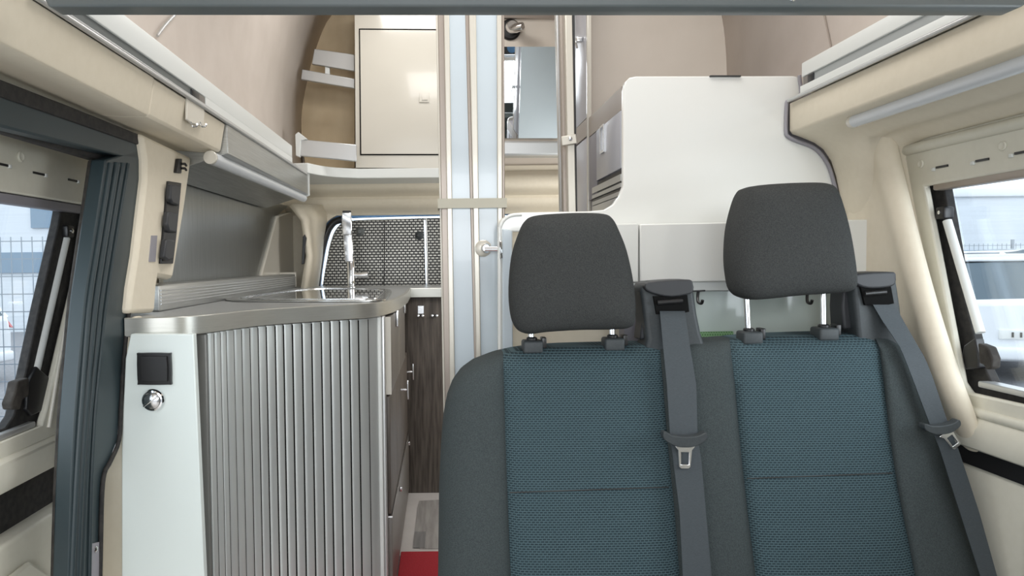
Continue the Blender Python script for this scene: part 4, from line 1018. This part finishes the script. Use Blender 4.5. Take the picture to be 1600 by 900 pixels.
# vertical seam shadows along piping
# seat cushion (below the frame)
obj('seat_cushion', box(BM(), (0.02, .82, .22), (.93, 1.36, .36), .04), 'bolst', bs)
obj('pedestal', box(BM(), (0.05, .95, 0), (.90, 1.30, .22), .01), 'black', bs)
obj('back_shell', slab(BM(), [P(x, y, 1.495) for x, y in ((700, 640), (740, 590), (800, 560), (1100, 545), (1340, 540), (1360, 640), (1380, 985), (690, 985))], V((0, .015, 0))), 'black', bs)
def headrest(outl, posts, tilt):
    D_ = 1.43
    op = cr([P(x, y, D_) for x, y in outl], 4, True)
    c = sum(op, V())/len(op)
    for p in op: p.y = D_+(p.z-c.z)*tilt
    h = obj('headrest', puffy(BM(), op, (0, -1, 0), .062, 10, 3.4), 'dgrey', bs, smooth=80)
    for (x0, y0, x1, y1) in posts:
        a = P(x0, y0-14, D_+.004); b = P(x1, y1+20, D_+.0)
        obj('post', tube(BM(), [a, b], .0058, 14), 'chrome', h)
        g = obj('post_guide', box(BM(), P(x1, y1, 1.43)+V((-.020, -.024, -.022)), P(x1, y1, 1.43)+V((.020, .018, .004)), .005), 'bplast', h)
        obj('guide_button', box(BM(), P(x1, y1, 1.43)+V((.018, -.015, -.012)), P(x1, y1, 1.43)+V((.028, .01, .010)), .002), 'black', g)
        obj('guide_collar', revolve(BM(), [(.011, 0), (.011, .006), (.008, .008)], P(x1, y1, 1.43)+V((0, 0, .002)), (0, 0, 1), 16), 'black', g)
headrest([(835, 337), (865, 334), (905, 332.5), (942, 334), (956, 342), (966, 362), (976, 390), (984, 430), (988, 470), (986, 500), (978, 510), (955, 513), (900, 514), (850, 517), (822, 520), (805, 512), (797, 490), (795, 450), (800, 400), (811, 365), (821, 345)],
         [(829, 518, 831, 534), (956, 513, 957, 530)], .1)
headrest([(1170, 292), (1200, 288), (1250, 285.5), (1288, 286.5), (1302, 296), (1311, 325), (1318, 360), (1323, 400), (1325, 438), (1320, 452), (1300, 457), (1240, 461), (1180, 467), (1158, 466), (1142, 455), (1137, 430), (1136, 400), (1140, 360), (1149, 325), (1159, 300)],
         [(1166, 466, 1170, 520), (1286, 458, 1287, 514)], .1)
# belt guide towers
def tower(q, cap, slot, name='belt_guide', side=None):
    h = obj(name, slab(BM(), [P(x, y, 1.415) for x, y in q], V((0, .07, 0))), 'bplast', bs, bev=.010, seg=3)
    obj('cap', slab(BM(), cr([P(x, y, 1.402) for x, y in cap], 2, True), V((0, .075, 0))), 'hat', h, bev=.004, seg=3)
    obj('slot', slab(BM(), [P(x, y, 1.409) for x, y in slot], V((0, .012, 0))), 'shadow', h)
    obj('roller', tube(BM(), [P(slot[0][0]+6, slot[0][1]+10, 1.404), P(slot[1][0]-8, slot[1][1]+9, 1.404)], .005, 10), 'black', h)
    if side: obj('side_cover', slab(BM(), [P(x, y, 1.44) for x, y in side], V((0, .05, 0))), 'hat', h, bev=.004)
tower([(1001, 450), (1010, 440), (1078, 438), (1084, 446), (1090, 490), (1096, 520), (1110, 560), (1004, 560), (1012, 530), (1006, 490)],
      [(1008, 445), (1014, 441), (1045, 438), (1078, 437), (1083, 442), (1084, 456), (1072, 461), (1050, 464), (1028, 461), (1010, 454)],
      [(1021, 463), (1074, 461), (1077, 487), (1060, 491), (1026, 491)], side=[(1000, 447), (1008, 442), (1014, 470), (1014, 528), (1000, 532), (1003, 505)])
tower([(1332, 436), (1340, 428), (1396, 425), (1401, 434), (1408, 480), (1414, 540), (1416, 560), (1345, 560), (1340, 510), (1336, 470)],
      [(1331, 434), (1338, 428), (1370, 425), (1398, 425), (1401, 431), (1400, 444), (1388, 449), (1366, 451), (1348, 449), (1335, 442)],
      [(1345, 449), (1392, 447), (1397, 474), (1380, 478), (1352, 477)], side=[(1318, 440), (1332, 430), (1337, 460), (1343, 514), (1318, 515), (1316, 480)])

# belts
def seat_belt(label, tab, tongue, tip, lean, dtop):
    t = thing('seat_belt', label, 'seat belt', P(tab[-1][1], tab[-1][0], 1.25), 'seat belts')
    ls, rs = [], []
    Ys = [tab[0][0]+(tab[-1][0]-tab[0][0])*k/40 for k in range(41)]
    for y in Ys:
        l = interp([(a, b) for a, b, c in tab], y); r = interp([(a, c) for a, b, c in tab], y)
        d = seat_depth(y)-.032
        if y < 545: d = 1.372+(1.405-1.372)*(545-y)/60
        d = min(d, 1.402)
        ls.append(P(l, y, d)); rs.append(P(r, y, d-.001+.006*lean))
    obj('webbing', ribbon(BM(), ls, rs, .0016, (0, 1, 0)), 'belt', t, smooth=80)
    cx, cy = tongue; D_ = seat_depth(cy)-.056; a = lean; pa = lean if abs(lean) < .1 else -.62
    def rp(x, y, d, a=lean, k=1.0 if abs(lean) < .1 else .82): # rotate around tongue centre in pixels
        dx, dy = x*k, y*k; return P(cx+dx*math.cos(a)-dy*math.sin(a), cy+dx*math.sin(a)+dy*math.cos(a), d)
    tg = obj('tongue', slab(BM(), cr([rp(x, y, D_) for x, y in ((-34, -9), (-30, -10), (-20, -5), (0, -3), (20, -5), (30, -10), (34, -9), (34, 0), (24, 8), (10, 13), (-10, 13), (-24, 8), (-34, 0))], 3, True), V((0, .018, 0))), 'bplast', t, bev=.003)
    obj('metal_plate', slabh(BM(), [rp(x, y, D_+.004, pa) for x, y in ((-17, 10), (17, 10), (11, 18), (9, 44), (6, 47), (-6, 47), (-9, 44), (-11, 18))],
                             [[rp(x, y, D_+.004, pa) for x, y in ((-6, 21), (6, 21), (6, 40), (-6, 40))]], V((0, .004, 0))), 'chromes', tg, bev=.001)
    return t
seat_belt('slate seat belt running down between the two seats',
          [(486, 1031, 1070), (540, 1036, 1078), (600, 1042, 1088), (680, 1047, 1090), (720, 1052, 1096), (800, 1062, 1103), (900, 1067, 1112), (1000, 1072, 1120)], (1071, 686), None, 0.02, 0)
seat_belt('slate seat belt on the outer right side, beside the window wall',
          [(476, 1364, 1398), (500, 1378, 1411), (540, 1405, 1434), (560, 1414, 1446), (594, 1427, 1459), (663, 1453, 1482), (700, 1468, 1497), (800, 1500, 1530), (900, 1532, 1558), (1000, 1562, 1586)], (1474, 668), None, -.12, 0)

# ================================================================== RUG
p = PZ(620, 863, 0); 
t = PZ(690, 863, 0)
o = obj('rug', box(BM(), (-.150, 1.4, .004), (.02, PZ(650, 863, .01).y, .014), .003), 'red'); tag(o, 'bright red rug on the floor in the aisle', 'rug')

# ================================================================== CAB (seen in the mirror)
t = thing('passenger_seat', 'dark passenger seat of the cab, seen only in the mirror', 'seat', (.67, -.35, 0))
hp = [V((.67+a, -.35, 1.16+b)) for a, b in ((-.13, -.10), (-.135, 0), (-.12, .09), (-.08, .125), (0, .13), (.08, .125), (.12, .09), (.135, 0), (.13, -.10), (0, -.115))]
obj('headrest', puffy(BM(), cr(hp, 4, True), (0, 1, 0), .06, 8, 3.2), 'bolst', t, smooth=80)
bp_ = [V((.67+a, -.36, .72+b)) for a, b in ((-.24, -.36), (-.25, 0), (-.22, .26), (-.14, .33), (0, .335), (.14, .33), (.22, .26), (.25, 0), (.24, -.36))]
obj('backrest', puffy(BM(), cr(bp_, 4, True), (0, 1, 0), .08, 8, 3.2), 'bolst', t, smooth=80)
obj('seat_cushion', box(BM(), (.42, -.85, .26), (.92, -.40, .38), .04), 'bolst', t)
obj('base', box(BM(), (.47, -.80, 0), (.87, -.45, .26), .01), 'black', t)
t = thing('cab_shelf', 'dark overhead shelf above the windscreen, seen only in the mirror', 'shelf', (.13, -1.15, 1.6))
obj('tray', box(BM(), (-.6, -1.25, 1.62), (.86, -.95, 1.66), .01), 'alug', t)
obj('back_wall', box(BM(), (-.6, -1.27, 1.665), (.86, -1.25, 1.80)), 'dark', t)
for x in (.55, .75): obj('vent', revolve(BM(), [(.05, 0), (.05, .01), (.03, .012)], (x, -1.245, 1.73), (0, 1, 0), 20), 'bluef', t)
